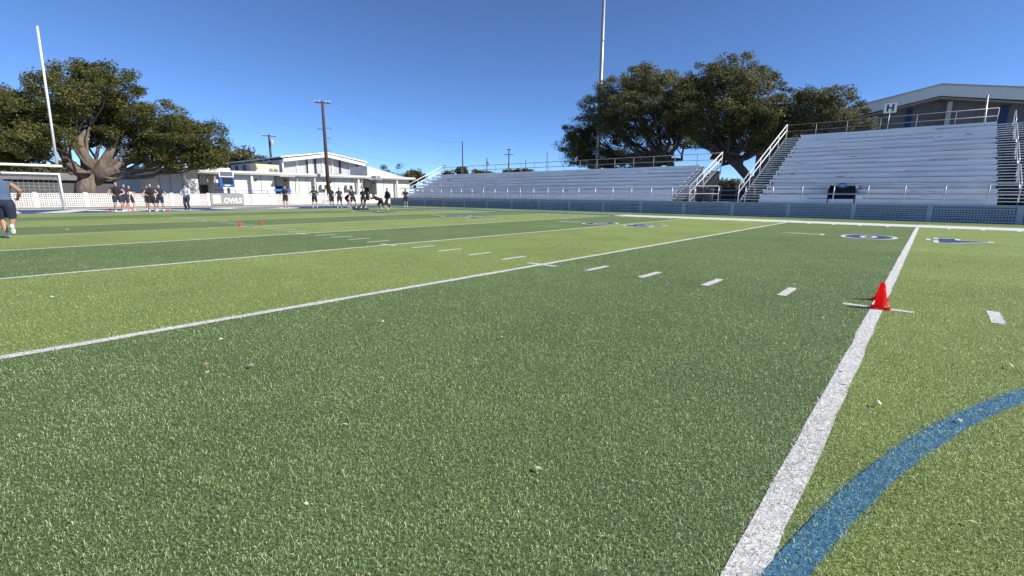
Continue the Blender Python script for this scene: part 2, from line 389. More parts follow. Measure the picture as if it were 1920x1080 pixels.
# numbers, read from the sideline
def field_number(txt, yd):
    for ch, dx in ((txt[0], .98), (txt[1], -.98)):
        for off, m, z, s in ((.08, LINEW, .008, 1.0), (.03, NAVYP, .012, .88)):
            me, lo, hi = text_mesh(ch, 1.0, off); fit_text(me, lo, hi, 1.36*(1 if s == 1 else .84), 1.95*(1 if s == 1 else .86)); me.materials.append(m)
            o = link('field_number' if s == 1 else 'number_fill', me, field, (yd*YD+dx, 17.25, z)); o.rotation_euler = (0, 0, math.pi)
    ax = yd*YD-2.1
    P = [(ax, 16.9), (ax, 17.6), (ax-1.25, 17.25)]; I = [(ax-.09, 17.02), (ax-.09, 17.48), (ax-.85, 17.25)]
    MB().add([(x, y, .008) for x, y in P+I], [(0,1,4,3),(1,2,5,4),(2,0,3,5)]).build('direction_arrow', LINEW, field)
for t, y in (('40', 40), ('30', 30), ('20', 20), ('10', 10)): field_number(t, y)

# ================================================================== stands-side barrier: lattice panels between posts
BY, BX0, BSTEP, BH = 30.7, 0.30, 3.045, .82
def lattice_panel(wd, h, nv, rows, th=.03, rail=.05, bar=.055):
    """square-holed lattice panel: upright and level bars crossing, centred on x"""
    m = MB()
    for zc in rows: m.box(-wd/2, wd/2, -th/2, th/2, zc-rail/2, zc+rail/2)
    for i in range(nv+1):
        x = -wd/2+wd*i/nv; m.box(x-bar/2, x+bar/2, -th/2+.004, th/2-.004, rows[0], rows[-1])
    return m
bar = empty('lattice_barrier', (0, BY, 0), label='long blue-grey square-holed lattice barrier along the foot of the bleachers', cat='barrier')
def holed_panel(wd, bands, nv, bar, th=.03):
    m = MB()
    for z0, z1 in bands: m.box(-wd/2, wd/2, -th/2, th/2, z0, z1)
    zs = [(bands[0][1], bands[2][0]), (bands[3][1], bands[6][0])]
    for i in range(nv+1):
        x = -wd/2+wd*i/nv
        for z0, z1 in zs: m.box(x-bar/2, x+bar/2, -th/2+.003, th/2-.003, z0-.005, z1+.005)
    return m
pm = holed_panel(BSTEP-.20, [(.02, .118), (.176, .241), (.299, .350), (.372, .430), (.488, .536), (.594, .660), (.722, BH)], 27, .048).mesh('lattice_panel', VINYLB)
pp = MB()
pp.box(-.10, .10, -.035, .035, 0, BH+.012)
for z in (.10, .30, .52, .72): pp.box(-.115, .115, -.045, -.0351, z-.045, z+.045)
ppm = pp.mesh('post', mat('barrier_post', (.44, .48, .56), .5, var=.1))
for k in range(-3, 17):
    x = BX0+BSTEP*k
    link('post', ppm, bar, (x, 0, 0))
    if k < 16: link('lattice_panel', pm, bar, (x+BSTEP/2, 0, 0))
MB().box(BX0-3*BSTEP, BX0+16*BSTEP, .075, .085, .0, .64).build('shade_sheet', NAVY, bar)  # navy sheet standing in for the shade behind the lattice holes
# raised walk behind the barrier
tag(MB().box(-10, 52, 32.0, 33.6, -.02, .72).box(-10, 52, 30.78, 33.6, .7201, .80).build('raised_walk', CONC), kind='structure')

# front guard rail on the walk
def rail_run(name, label, x0, x1, y, zb, n, heights, r=.024, m=GALV, post_h=None):
    t = empty(name, (x0, y, zb), label=label, cat='railing')
    L_ = x1-x0
    for i in range(n+1):
        MB().tube([(L_*i/n, 0, 0), (L_*i/n, 0, (post_h or heights[-1]))], r*1.1, 8).build('post', m, t, True)
    for h in heights: MB().tube([(0, -.03, h), (L_, -.03, h)], r, 8).build('rail', m, t, True)
    return t
rail_run('guard_rail', 'low two-rail pipe railing on the walk before the short bleachers', -8.3, 26.6, 31.25, .80, 23, (.52, 1.0))
rail_run('guard_rail', 'low two-rail pipe railing on the walk before the tall bleachers', 28.2, 50.9, 31.25, .80, 15, (.52, 1.0))

# ================================================================== bleachers
RUN, RISE = .70, .325
def bleachers(name, label, xs, n, y0, z0, holes=()):
    """xs: seams in x; planks, footboards and risers row by row; holes: (x0,x1,rows) left out for a portal"""
    t = empty(name, (xs[0], y0, z0), label=label, cat='bleachers')
    ox, oy, oz = xs[0], y0, z0
    for i in range(n):
        y, z = i*RUN, i*RISE
        segs = [(a, b) for a, b in zip(xs[:-1], xs[1:])]
        for (h0, h1, hr) in holes:
            if i < hr:
                ns = []
                for a, b in segs:
                    if b <= h0 or a >= h1: ns.append((a, b))
                    else:
                        if a < h0: ns.append((a, h0))
                        if b > h1: ns.append((h1, b))
                segs = ns
        for a, b in segs:
            a, b = a-ox+.006, b-ox-.006
            jz, jy = rng.normal(0, .006), rng.normal(0, .008); ap = .17+.11*rng.random()**2
            MB().box(a, b, y+jy, y+.26+jy, z+.36+jz, z+.415+jz).build('seat_plank', ALU, t)          # plank with a front lip
            MB().box(a, b, y+.30, y+RUN+.02, z-.05, z-.012).build('footboard', ALU2, t)
            MB().box(a, b, y+RUN+.025, y+RUN+.05, z-.01, z+RISE-.055).build('riser', ALU2, t)
            MB().box(a, b, y+.012, y+.03, z+ap, z+.352).build('seat_apron', ALU2, t)
    # back panel, so the sky does not show through under the top row
    MB().box(0, xs[-1]-ox, n*RUN+.06, n*RUN+.09, -z0+.0, n*RISE+.02).build('back_panel', GALV, t)
    MB().box(0, xs[-1]-ox, -.02, .0, -.1, .18).build('front_panel', ALU2, t)
    return t
RX0, RXS, RXA, RXB = 27.45, 28.62, 39.25, 41.3                     # left stair, first seat, aisle
RY, RZ, RN = 32.9, .86, 15
PX0, PX1 = atY(1551, 370, 32.95)[0], atY(1604, 370, 32.95)[0]
blR = bleachers('tall_bleachers', 'tall fifteen-row aluminium bleachers with a dark portal and steep stairs', [RXS, 31.3, 33.95, 36.4, RXA], RN, RY, RZ, holes=((PX0, PX1, 3),))
blR2 = bleachers('tall_bleachers', 'aluminium bleacher block beyond the aisle with the looped handrails', [RXB, 47.5, 52], RN, RY, RZ)
blL = bleachers('short_bleachers', 'long low eight-row aluminium bleachers beside the end zone', [-9.4, -5.4, -1.5, 2.4, 6.4, 10.5, 14.6, 18.8, 22.9], 8, RY, RZ)
def stairs(parent, x0, x1, n, cap=True, strings=True):
    ox, oy, oz = parent.location
    for i in range(n):
        y, z = i*RUN, i*RISE
        MB().box(x0-ox, x1-ox, y+.02, y+.30, z+.10, z+.135).build('stair_tread', ALU, parent)
        MB().box(x0-ox, x1-ox, y+.37, y+.68, z+.26, z+.295).build('stair_tread', ALU, parent)
        if cap: MB().tube([(x1-ox+.01, y-.03, z+.39), (x1-ox+.01, y+.05, z+.39)], .045, 8).build('seat_end_cap', WHITE, parent)
    for x in ((x0+.02, x1-.02) if strings else ()):
        MB().prism([(.0, -.06), (n*RUN, n*RISE-.06), (n*RUN, n*RISE+.10), (0, .10)], 'x', x-ox-.02, x-ox+.02).build('stringer', GALV, parent)
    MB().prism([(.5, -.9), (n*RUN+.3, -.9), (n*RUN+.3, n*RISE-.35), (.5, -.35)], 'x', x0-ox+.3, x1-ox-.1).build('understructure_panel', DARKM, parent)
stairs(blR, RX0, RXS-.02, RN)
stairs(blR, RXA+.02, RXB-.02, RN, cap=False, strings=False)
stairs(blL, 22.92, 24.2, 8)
# portal in the tall bleachers
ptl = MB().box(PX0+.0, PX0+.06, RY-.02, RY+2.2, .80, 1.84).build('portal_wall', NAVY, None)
tag(ptl, 'dark navy entrance portal with white corner brackets cut into tall bleachers', 'portal'); ptl.name = 'bleacher_portal'
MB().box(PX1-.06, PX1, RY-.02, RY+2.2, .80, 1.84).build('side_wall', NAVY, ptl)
for xx in (PX0, PX1): MB().box(xx-.05, xx+.05, RY-.06, RY-.021, 1.66, 1.87).build('corner_bracket', WHITE, ptl)
MB().box(PX0+.061, PX1-.061, RY+1.2, RY+1.26, .80, 1.80).build('dark_opening_back', NAVY, ptl)  # dark interior of the opening put into a navy back panel
MB().box(PX0-.02, PX1+.02, RY-.02, RY+2.2, 1.841, 1.88).build('portal_roof', GALV, ptl)
MB().box(PX0+.061, PX1-.061, RY+.02, RY+.05, 1.38, 1.42).build('cross_rail', NAVY, ptl)
xm = (PX0+PX1)/2
bdg = MB().prism([(xm-.22, 1.68), (xm+.22, 1.68), (xm+.22, 1.88), (xm+.12, 1.95), (xm-.12, 1.95), (xm-.22, 1.88)], 'y', RY-.06, RY-.025).build('badge', mat('badge_blue', (.03, .10, .30), .5), ptl); fixn(bdg)
bd2 = MB().prism([(xm-.08, 1.73), (xm+.08, 1.73), (xm, 1.90)], 'y', RY-.07, RY-.061).build('badge_mark', mat('badge_pale', (.35, .45, .62), .5), ptl); fixn(bd2)

# sloped stair rails, back rails, aisle loops
def sloped_rail(parent, x, n, m=WHITE, y_off=-.35, z_off=-.05, h=(.62, 1.05), close=True):
    ox, oy, oz = parent.location
    a = np.array([x-ox, y_off, z_off]); b = np.array([x-ox, n*RUN+.05, n*RISE+.0])
    for hh in h: MB().tube([a+(0,0,hh), b+(0,0,hh)], .040, 8).build('handrail', m, parent, True)
    for k in range(6):
        p = a+(b-a)*k/5; MB().tube([p-(0,0,.1), p+(0,0,h[-1])], .026, 8).build('rail_post', m, parent, True)
    MB().box(x-ox-.02, x-ox+.02, a[1]-.1, a[1]+.12, a[2]+h[0]-.06, a[2]+h[0]-.02).build('rail_bracket', m, parent)
sloped_rail(blR, RX0-.02, RN)
sloped_rail(blL, 24.25, 8)
sloped_rail(blL, -9.42, 8, h=(.62, 1.05))
def back_rail(parent, x0, x1, n, nseg, m):
    ox, oy, oz = parent.location; y, z = n*RUN+.12, n*RISE
    for i in range(nseg+1):
        x = x0+(x1-x0)*i/nseg-ox; MB().tube([(x, y, z-.6), (x, y, z+1.02)], .028, 8).build('back_post', m, parent, True)
    for h in (.52, 1.0): MB().tube([(x0-ox, y-.03, z+h), (x1-ox, y-.03, z+h)], .026, 8).build('back_handrail', m, parent, True)
RAILB = mat('weathered_rail', (.26, .25, .23), .5, .4, var=.15)
back_rail(blR, RX0, RXA, RN, 6, RAILB); back_rail(blR2, RXB, 52, RN, 6, RAILB); back_rail(blL, -9.4, 24.2, 8, 18, RAILB)
for (i0, i1) in ((0, 3), (4, 7), (8, 11), (12, 14)):
    x = 39.95-blR.location.x
    p0 = np.array([x, i0*RUN+.1, i0*RISE]); p1 = np.array([x, i1*RUN+.1, i1*RISE])
    MB().tube([p0, p0+(0,0,.98), p0+(0,.08,1.02), p1+(0,-.08,1.0), p1+(0,0,.95), p1], .027, 8).build('aisle_handrail', GALV, blR, True)
    MB().tube([p0+(0,0,.55), p1+(0,0,.55)], .024, 8).build('aisle_rail', GALV, blR, True)

# section sign on the back rail
hs = empty('section_sign', (33.78, 43.62, 5.6), label='white square sign with a navy letter H on a thin post', cat='sign')
MB().tube([(0,0,-.5), (0,0,1.6)], .022, 8).build('post', GALV, hs, True)
MB().box(-.36, .36, -.03, -.005, 1.42, 2.08).build('board', WHITE, hs)
me, lo, hi = text_mesh('H', 1, .03); fit_text(me, lo, hi, .40, .48); me.materials.append(NAVY)
o = link('letter', me, hs, (0, -.036, 1.76)); o.rotation_euler = (R(90), 0, 0)
a = atY(1845, 236, 43.9); b = atY(1852, 178, 43.9)
tag(MB().tube([(a[0], a[1], a[2]-1.5), a, b], .055, 10).build('steel_post', GALV, None, True), 'bare pale steel post rising behind the top of the tall bleachers', 'post')
# things in the gap between the two bleachers
for i, (px, w, h) in enumerate(((1311, .46, .95), (1330, .46, .80))):
    p = atY(px, 377, 32.3)
    t = empty('trash_can', (p[0], 32.3, .80), label=('taller' if i == 0 else 'shorter')+' dark trash can on the walk between the two bleachers', cat='trash can', group='trash cans between the bleachers')
    MB().lathe([(w*.42, 0), (w*.5, h*.5), (w*.52, h*.92), (w*.56, h*.93), (w*.56, h*.97), (w*.5, h)], n=18).build('body', mat('bin_grey', (.05, .06, .075), .6), t, True)
    MB().lathe([(w*.57, h*.975), (w*.55, h*1.03), (w*.2, h*1.08)], n=18).build('lid', mat('bin_lid', (.09, .10, .12), .6), t, True)
rk = empty('hurdle_rack', (25.7, 35.6, 0), label='weathered stack of pipe hurdles stored between the two bleachers', cat='rack')
MB().rect(24.3, 27.4, 33.6, 40, .0)
for i in range(7): MB().tube([(-1.5, .25*i*.3, .75+.17*i), (1.5, .25*i*.3+.1, .72+.17*i)], .035, 6).build('bar', GALV if i % 2 else DARKM, rk)
for x in (-1.5, -.5, .6, 1.5): MB().tube([(x, .3, 0), (x, .3, 1.95)], .04, 6).build('upright', RAILB, rk)
MB().box(-1.6, 1.6, .75, .8, 0, 1.75).build('backing', DARKM, rk)

# ================================================================== right gymnasium behind the tall bleachers
def gym_right():
    Y = 58.0; pk = atY(1767, 157, Y); xp, zp = pk[0], pk[2]; sl = (atY(1767,157,Y)[2]-atY(1612,197,Y)[2])/(pk[0]-atY(1612,197,Y)[0])
    t = empty('gymnasium', (xp, Y, 0), label='large grey gymnasium with pale gabled fascia and blue stripes behind tall bleachers', cat='building')
    hw = 15.0; ze = zp-sl*hw
    w = MB().prism([(-hw, 0), (hw, 0), (hw, ze-1.0), (0, zp-1.0), (-hw, ze-1.0)], 'y', 1.4, 22).build('wall', mat('gym_wall', (.20, .20, .22), .8, var=.08, scale=.6), t); fixn(w)
    f = MB().prism([(-hw-.5, ze-1.05), (0, zp-1.0), (hw+.5, ze-1.05), (hw+.5, ze-.12), (0, zp-.07), (-hw-.5, ze-.12)], 'y', -.05, .25).build('fascia', mat('fascia_pale', (.88, .87, .84), .6, var=.04), t); fixn(f)
    for s, nm in ((-1, 'roof'), (1, 'roof')):
        r_ = MB().prism([(0, zp), (s*(hw+.6), ze-.05), (s*(hw+.6), ze-.19), (0, zp-.065)], 'y', -.25, 22.3).build(nm, ROOF, t); fixn(r_)
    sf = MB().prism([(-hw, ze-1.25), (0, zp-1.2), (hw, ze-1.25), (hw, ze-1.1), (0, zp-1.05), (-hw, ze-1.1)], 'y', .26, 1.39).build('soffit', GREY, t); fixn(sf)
    for px, wd, m in ((1642, .34, TRIM), (1662, .5, ROOFD), (1705, .42, NAVYB), (1752, .55, ROOFD), (1778, .34, TRIM), (1838, .5, ROOFD), (1880, .62, NAVYB), (1940, .34, TRIM), (1600, .42, NAVYB)):
        x = atY(px, 215, Y+1.35)[0]-xp; zt = zp-sl*abs(x)-1.3
        MB().box(x-wd/2, x+wd/2, 1.30 if m is not TRIM else .9, 1.395, 0, zt).build('column' if m is TRIM else 'wall_stripe', m, t)
    return t
NAVYB = mat('stripe_blue', (.012, .045, .17), .5)
gym_right()

# ================================================================== end-zone side: fence, sign, field house, gym
FX = -16.0
fen = empty('lattice_fence', (FX, 0, 0), label='low white square-holed lattice fence behind the end zone', cat='fence')
fp = lattice_panel(2.9, 1.1, 22, [.05, .20, .35, .50, .62, .77, .92, 1.08], rail=.07, bar=.062).mesh('lattice_panel', VINYL)
fpost = MB(); fpost.box(-.13, .13, -.06, .06, 0, 1.17); fpost.box(-.145, .145, -.075, .075, 1.171, 1.21)
fpm = fpost.mesh('post', VINYL)
for k in range(-6, 15):
    y = 5.75+k*2.98
    if y > 33: break
    o = link('post', fpm, fen, (0, y, 0)); o.rotation_euler = (0, 0, R(90))
    if k < 8 and k not in (3,):
        o = link('lattice_panel', fp, fen, (0, y+1.49, 0)); o.rotation_euler = (0, 0, R(90))
    elif k >= 8:
        MB().box(-.02, .02, y+.131, y+2.849, .06, 1.12).build('solid_panel', VINYL, fen)
    if k == 3:
        for zz in range(7): MB().box(-.02, .02, y+.131, y+2.849, .05+zz*.155, .19+zz*.155).build('solid_board', VINYL, fen)
# OWLS board
p0, p1 = atX(397, 384, FX+.12), atX(456, 363, FX+.12)
sb = empty('sign_board', (FX+.12, (p0[1]+p1[1])/2, 0), label='grey framed board with a pale square and white letters OWLS on the fence', cat='sign')
wb = p1[1]-p0[1]
MB().box(-.03, .0, -wb/2, wb/2, .08, 1.14).build('board', mat('sign_grey', (.30, .30, .31), .7, var=.2, scale=3), sb)
for z in (.08, 1.12): MB().box(.001, .03, -wb/2, wb/2, z, z+.05).build('frame', mat('sign_frame', (.40, .40, .41), .6), sb)
for y in (-wb/2, wb/2-.05): MB().box(.001, .03, y, y+.05, .131, 1.119).build('frame', MATS['sign_frame'], sb)
MB().box(.001, .02, -wb/2+.15, -wb/2+.15+wb*.24, .2, 1.05).build('pale_square', mat('sign_pale', (.58, .57, .55), .7, var=.08, scale=6), sb)
me, lo, hi = text_mesh('OWLS', 1, .03); fit_text(me, lo, hi, wb*.56, .52); me.materials.append(WHITE)
o = link('lettering', me, sb, (.012, wb*.16, .48)); o.rotation_euler = (R(90), 0, R(90))

# ---- field house: long low white building
HX, HE = -22.0, 3.55                                                 # wall plane, eave height
def YatX(px, X=HX, py=345): return atX(px, py, X)[1]
hs_ = empty('field_house', (HX, 0, 0), label='long low white field house with flat pale eaves behind the end zone', cat='building')
alc = [(YatX(372), YatX(402)), (YatX(515), YatX(543)), (YatX(682), YatX(706))]
y_l, y_r = YatX(262), YatX(767)
edges = [y_l]+[v for a in alc for v in a]+[y_r]
for i in range(0, len(edges)-1, 2):
    MB().box(-12, 0, edges[i], edges[i+1], -.02, HE-.02).build('wall', WALLW, hs_)
for a, b in alc:
    MB().box(-12, -1.7, a, b, -.02, HE-.02).build('recess_wall', WALLW, hs_)
    MB().box(-1.69, -1.64, b-1.15, b-.2, 0, 2.1).build('door', DARKM, hs_)
    MB().tube([(-1.62, b-1.05, 1.0), (-1.62, b-1.05, 1.12)], .02, 6).build('door_handle', GALV, hs_)
    MB().tube([(-.1, a+.12, 0), (-.1, a+.12, HE-.35)], .05, 8).build('recess_post', DARKM, hs_)
MB().box(-12.4, .75, y_l-.3, y_r+.6, HE, HE+.10).build('roof', ROOF, hs_)
MB().box(.55, .76, y_l-.3, y_r+.6, HE-.26, HE-.001).build('fascia', TRIM, hs_)
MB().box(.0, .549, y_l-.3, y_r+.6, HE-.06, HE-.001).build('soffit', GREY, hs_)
for px in (588, 669, 741, 470, 345): 
    y = YatX(px); MB().box(.30, .54, y-.12, y+.12, 0, HE-.061).build('column', WALLW, hs_)
for px in (561, 578, 606, 627, 645, 660, 719, 731, 752, 430, 490, 390, 300, 320):
    y = YatX(px); MB().box(.001, .03, y-.03, y+.03, 0, HE-.3).build('batten', GREY, hs_)
for px in (605, 652):
    y = YatX(px); 
    u = MB().box(.001, .5, y-.42, y+.42, 1.75, 2.35).build('window_unit', mat('ac_beige', (.40, .39, .37), .6), hs_)
    MB().box(.501, .515, y-.02, y+.36, 1.82, 2.28).build('grille', DARKM, u)
    MB().box(.501, .515, y-.38, y-.06, 1.82, 2.28).build('grille', TRIM, u)
for px, wd, h, m in ((420, 2.6, .35, TRIM), (505, 1.5, .3, TRIM), (350, 2.0, .4, TRIM), (655, 1.2, .18, TRIM)):
    y = YatX(px); MB().box(-3.5, -1.6, y-wd/2, y+wd/2, HE+.101, HE+.1+h).build('roof_curb', m, hs_)
for px in (556, 676, 402):
    y = YatX(px); MB().tube([(.36, y, .1), (.36, y, HE-.3)], .05, 8).build('downspout', TRIM, hs_)
for px in (480, 535, 620, 700, 745):
    y = YatX(px); MB().box(.001, .16, y-.12, y+.12, 2.65, 2.85).build('wall_lamp', DARKM, hs_)
MB().box(.001, .012, YatX(455), YatX(512), 2.28, 2.33).build('faded_lettering_band', mat('faded_grey', (.58, .57, .55), .8), hs_)
MB().box(.77, .84, y_l-.3, y_r+.6, HE-.14, HE-.02).build('gutter', TRIM, hs_)
for k in range(9): MB().box(-7+.0*k, -6.7, y_l+2+k*3.1, y_l+2.3+k*3.1, HE+.101, HE+.35).build('roof_vent', GALV, hs_)
lw_ = MB().box(.3, 1.4, YatX(684)-.1, YatX(705)+.2, HE-.42, HE-.27).build('canopy', GREY, hs_)
MB().box(.3, 1.4, YatX(519)-.1, YatX(542)+.2, HE-.42, HE-.27).build('canopy', GREY, hs_)
# long low pitched roof over the right end of the field house
_a, _b = atX(688, 311, HX-5), atX(768, 332, HX-5)
w = MB().prism([(_a[1], HE+.11), (_b[1], HE+.11), (_a[1], _a[2])], 'x', HX-10, HX-5).build('pitched_roof', ROOF); fixn(w)
tag(w, 'low pale pitched roof rising over the right end of the field house', 'roof'); 
# big rooftop unit, cream
p = atX(498, 320, HX-5)
ru = empty('rooftop_unit', (HX-5, p[1], HE+.1), label='cream rooftop air unit with round fans on the field house roof', cat='air unit')
w = MB().prism([(-1.2, 0), (1.3, 0), (1.3, 1.1), (-1.5, 1.15)], 'x', -1.2, 1.0).build('housing', CREAM, ru); fixn(w)
for y in (.25, .85): MB().tube([(1.0, y, .38), (1.03, y, .38)], .27, 16).build('fan', ROOFD, ru)
# ---- gym behind the field house
GX = -36.0
gp = atX(612, 285, GX); gl = atX(537, 293, GX); gr = atX(690, 303, GX)
yp, zp, hwid = gp[1], gp[2], (gr[1]-gl[1])/2; ze = (gl[2]+gr[2])/2
g2 = empty('small_gymnasium', (GX, yp, 0), label='white gabled gymnasium with vertical wall panels behind the field house', cat='building')
w = MB().prism([(-hwid, 0), (hwid, 0), (hwid, ze-.45), (0, zp-.45), (-hwid, ze-.45)], 'x', -22, -1.2).build('wall', mat('gym2_wall', (.52, .51, .50), .8, var=.06, scale=.6), g2); fixn(w)
for s in (-1, 1):
    r_ = MB().prism([(0, zp), (s*(hwid+.35), ze-.03), (s*(hwid+.35), ze-.22), (0, zp-.19)], 'x', -22.3, .1).build('roof', WHITE, g2); fixn(r_)
    r_ = MB().prism([(0, zp-.30), (s*(hwid), ze-.33), (s*(hwid), ze-.80), (0, zp-.77)], 'x', -.25, -.02).build('fascia', WALLW, g2); fixn(r_)
    MB().box(-1.2, -.26, s*hwid-.12, s*hwid+.12, 0, ze-.5).build('end_pier', WALLW, g2)
for i, px in enumerate((557, 575, 580, 591, 605, 623, 637, 655, 669)):
    y = atX(px, 310, GX-1.2)[1]-yp; zt = zp-(zp-ze)*abs(y)/hwid-.55
    wd = .5 if i in (2,) else .16
    MB().box(-1.199, -1.10, y-wd, y+wd, 0, zt).build('wall_stripe', (WALLW, GREY, WALLW, NAVY, WALLW, WALLW, NAVY, WALLW, NAVY)[i], g2)
for k in range(5):
    MB().box(-20+k*3.6, -18.6+k*3.6, -hwid-.04, -hwid-.001, 4.4, ze-.7).build('side_window', NAVY, g2)
MB().box(-6, -4, -2.5, 2.0, 4.2, 4.21)
# play clock on a post
p = atX(428, 372, HX+1.6)
pc = empty('play_clock', (HX+1.6, p[1], 0), label='blue play clock with a dark face and white framed panel on a post', cat='clock')
MB().tube([(0, .12, 0), (0, .12, 1.75)], .13, 10).build('post', DARKM, pc, True)
def box_at(px0, py0, px1, py1, x0, x1, X=HX+1.6):
    a, b = atX(px0, py1, X), atX(px1, py0, X); return MB().box(x0, x1, a[1]-p[1], b[1]-p[1], a[2], b[2])
cb = box_at(412, 333, 438, 350.5, -.25, .1).build('case', BLUEP, pc)
box_at(417, 333.5, 435, 344.5, .101, .12).build('face', GLASS, cb)
box_at(421, 346.5, 431, 348.5, .101, .11).build('nameplate', WHITE, cb)
box_at(410.5, 320.5, 437, 331.5, -.08, .05).build('upper_panel', WHITE, pc)
box_at(412.5, 322.5, 435, 330, .051, .06).build('upper_face', mat('panel_grey', (.12, .14, .17), .4), pc)
# blue ramp rail
rl = empty('ramp_rail', (HX+.9, YatX(395), 0), label='thin blue ramp railing along the front of the field house', cat='railing')
ya = rl.location.y
def LY(px): return YatX(px, HX+.9)-ya
for z0, z1 in ((1.55, 1.45), (1.18, 1.18), ): MB().tube([(0, 0, z0), (0, LY(455), z0), (0, LY(545), z1)], .03, 6).build('rail', BLUEP, rl)
MB().box(-.02, .02, LY(513), LY(545), 1.45, 1.72).build('blue_panel', mat('rail_panel_blue', (.02, .16, .50), .5), rl)
for px in (395, 410, 440, 470, 500, 520, 545): MB().tube([(0, LY(px), 0), (0, LY(px), 1.5)], .025, 6).build('post', NAVY, rl)

# ================================================================== goals
GPX = -9.5
gy = 3.80
gp_ = empty('goal_posts', (GPX, 0, 0), label='tall white football goal posts with level crossbar behind the end zone', cat='goal post')
MB().tube([(0, -gy-.25, 3.0), (0, gy+.25, 3.0)], .085, 12).build('crossbar', WHITE, gp_, True)
for s in (-1, 1): MB().tube([(0, s*gy, 2.95), (-.02, s*(gy+.26), 12.1)], [.075, .06], 12).build('upright', WHITE, gp_, True)
MB().tube([(-1.9, 0, 0), (-1.9, 0, 2.2), (-1.5, 0, 2.75), (-.8, 0, 3.0), (0, 0, 3.0)], .11, 12).build('gooseneck', WHITE, gp_, True)
sg = empty('soccer_goal', (GPX+.05, 0, 0), label='white soccer goal frame with cord net under the crossbar', cat='soccer goal')
for s in (-1, 1):
    MB().tube([(0, s*gy, 0), (0, s*gy, 2.44)], .06, 12).build('post', WHITE, sg, True)
    MB().tube([(0, s*gy, 2.44), (-1.0, s*gy, 2.30), (-2.2, s*gy, .05), (0, s*gy, .05)], .03, 8).build('back_frame', GALV, sg, True)
MB().tube([(0, -gy-.06, 2.44), (0, gy+.06, 2.44)], .06, 12).build('crossbar', WHITE, sg, True)
n1, n2 = MB(), MB()
for i in range(31):
    y = -gy+2*gy*i/30; n1.tube([(-1.0, y, 2.28), (-2.2, y, .05)], .007, 4, False); n2.tube([(0, y, 2.42), (-1.0, y, 2.28)], .012, 4, False)
for i in range(11):
    f_ = i/10; n1.tube([(-1-1.2*f_, -gy, 2.28-2.23*f_), (-1-1.2*f_, gy, 2.28-2.23*f_)], .007, 4, False)
for i in range(1, 5): n2.tube([(-i*.25, -gy, 2.42-.035*i), (-i*.25, gy, 2.42-.035*i)], .012, 4, False)
for s in (-1, 1):
    for i in range(1, 9): n1.tube([(0, s*gy, 2.44*i/9), (-2.2+1.2*i/9, s*gy, 2.3*i/9)], .007, 4, False)
    for i in range(1, 6): n2.tube([(-i*.3, s*gy, .05), (-i*.3*.55, s*gy, 2.3)], .007, 4, False)
n1.build('net', NET, sg); n2.build('net_top', NETD, sg)

# ================================================================== poles and lines
def utility_pole(label, base, top_z, r=.17, arm=None, lean=(0, 0), trans=False, armrot=0.0, group=None, m=WOOD):
    t = empty('utility_pole', tuple(base), label=label, cat='pole')
    if group: t['group'] = group
    MB().tube([(0,0,0), (lean[0]*.5, lean[1]*.5, top_z*.5), (lean[0], lean[1], top_z)], [r, r*.85, r*.65], 10).build('shaft', m, t, True)
    if arm:
        for w_, dz in arm:
            c, s = math.cos(armrot), math.sin(armrot)
            o = MB().tube([(lean[0]-w_/2*c, lean[1]-w_/2*s, top_z-dz), (lean[0]+w_/2*c, lean[1]+w_/2*s, top_z-dz)], .075, 6).build('crossarm', m, t)
            for f_ in (-.45, -.22, .22, .45):
                x, y = lean[0]+w_*f_*c, lean[1]+w_*f_*s
                MB().lathe([(.05, 0), (.075, .08), (.04, .12), (.07, .16), (.03, .24)], (x, y, top_z-dz+.06), 8).build('insulator', TRIM, o)
    if trans:
        z = top_z*.84
        tr = MB().lathe([(.2, 0), (.27, .06), (.27, .8), (.2, .9), (.08, .98)], (lean[0]*.8+.42, lean[1]*.8+.2, z), 12).build('transformer', mat('transformer_grey', (.38, .40, .42), .5), t, True)
    return t
mp = empty('pole_anchor')  # replaced below
bpy.data.objects.remove(mp)
P0 = atX(618, 385, -20.0); 
up = utility_pole('tall brown wooden utility pole with crossarm before the white field house', (-20, P0[1], -.02), 12.2, .24, arm=((1.8, .15),), lean=(0, .0), armrot=R(62))
for z, w_ in ((9.1, .8), (8.9, -.7), (7.9, .6), (6.4, .5)):
    MB().tube([(0, 0, z), (0, w_, z+.1), (0, w_*1.2, z-.15)], .035, 6).build('bracket', DARKM, up)
a = atX(508, 330, -50); tz = atX(508, 253, -50)[2]
utility_pole('wooden utility pole with grey transformer beyond the small gymnasium', (-50, a[1]+.3, 0), tz, .25, arm=((2.2, .2),), trans=True, armrot=R(70))
far = [(868, 265, 85, .20, None, 'plain wooden pole without crossarm beyond the short bleachers', False),
       (913, 296, 95, .17, None, 'short wooden pole with a transformer beyond the short bleachers', True),
       (954, 279, 90, .20, ((2.4, 1.4), (1.2, .2)), 'wooden pole with two crossarms beyond the short bleachers', False),
       (834, 309, 120, .12, ((1.6, .2),), 'thin far-off pole with a small crossarm beyond the short bleachers', False),
       (985, 299, 110, .12, None, 'thin far-off light standard beyond the short bleachers', False),
       (1025, 285, 80, .09, None, 'thin dark flagpole beside the oak behind the short bleachers', False)]
tops = []
for px, py, Y, r_, arm, lab, tr in far:
    b = atY(px, 340, Y); z = atY(px, py, Y)[2]
    utility_pole(lab, (b[0], Y, 0), z, r_, arm=arm, trans=tr, armrot=R(20), m=DARKM if 'thin' in lab else WOOD); tops.append((b[0], Y, z))
def wire(label, a, b, sag, r=.009):
    pts = [np.array(a)*(1-t)+np.array(b)*t-np.array([0,0,4*sag*t*(1-t)]) for t in np.linspace(0, 1, 14)]
    tag(MB().tube(pts, r, 4, False).build('power_line', mat('wire', (.10, .10, .11), .6)), label, 'wire', 'overhead power lines')
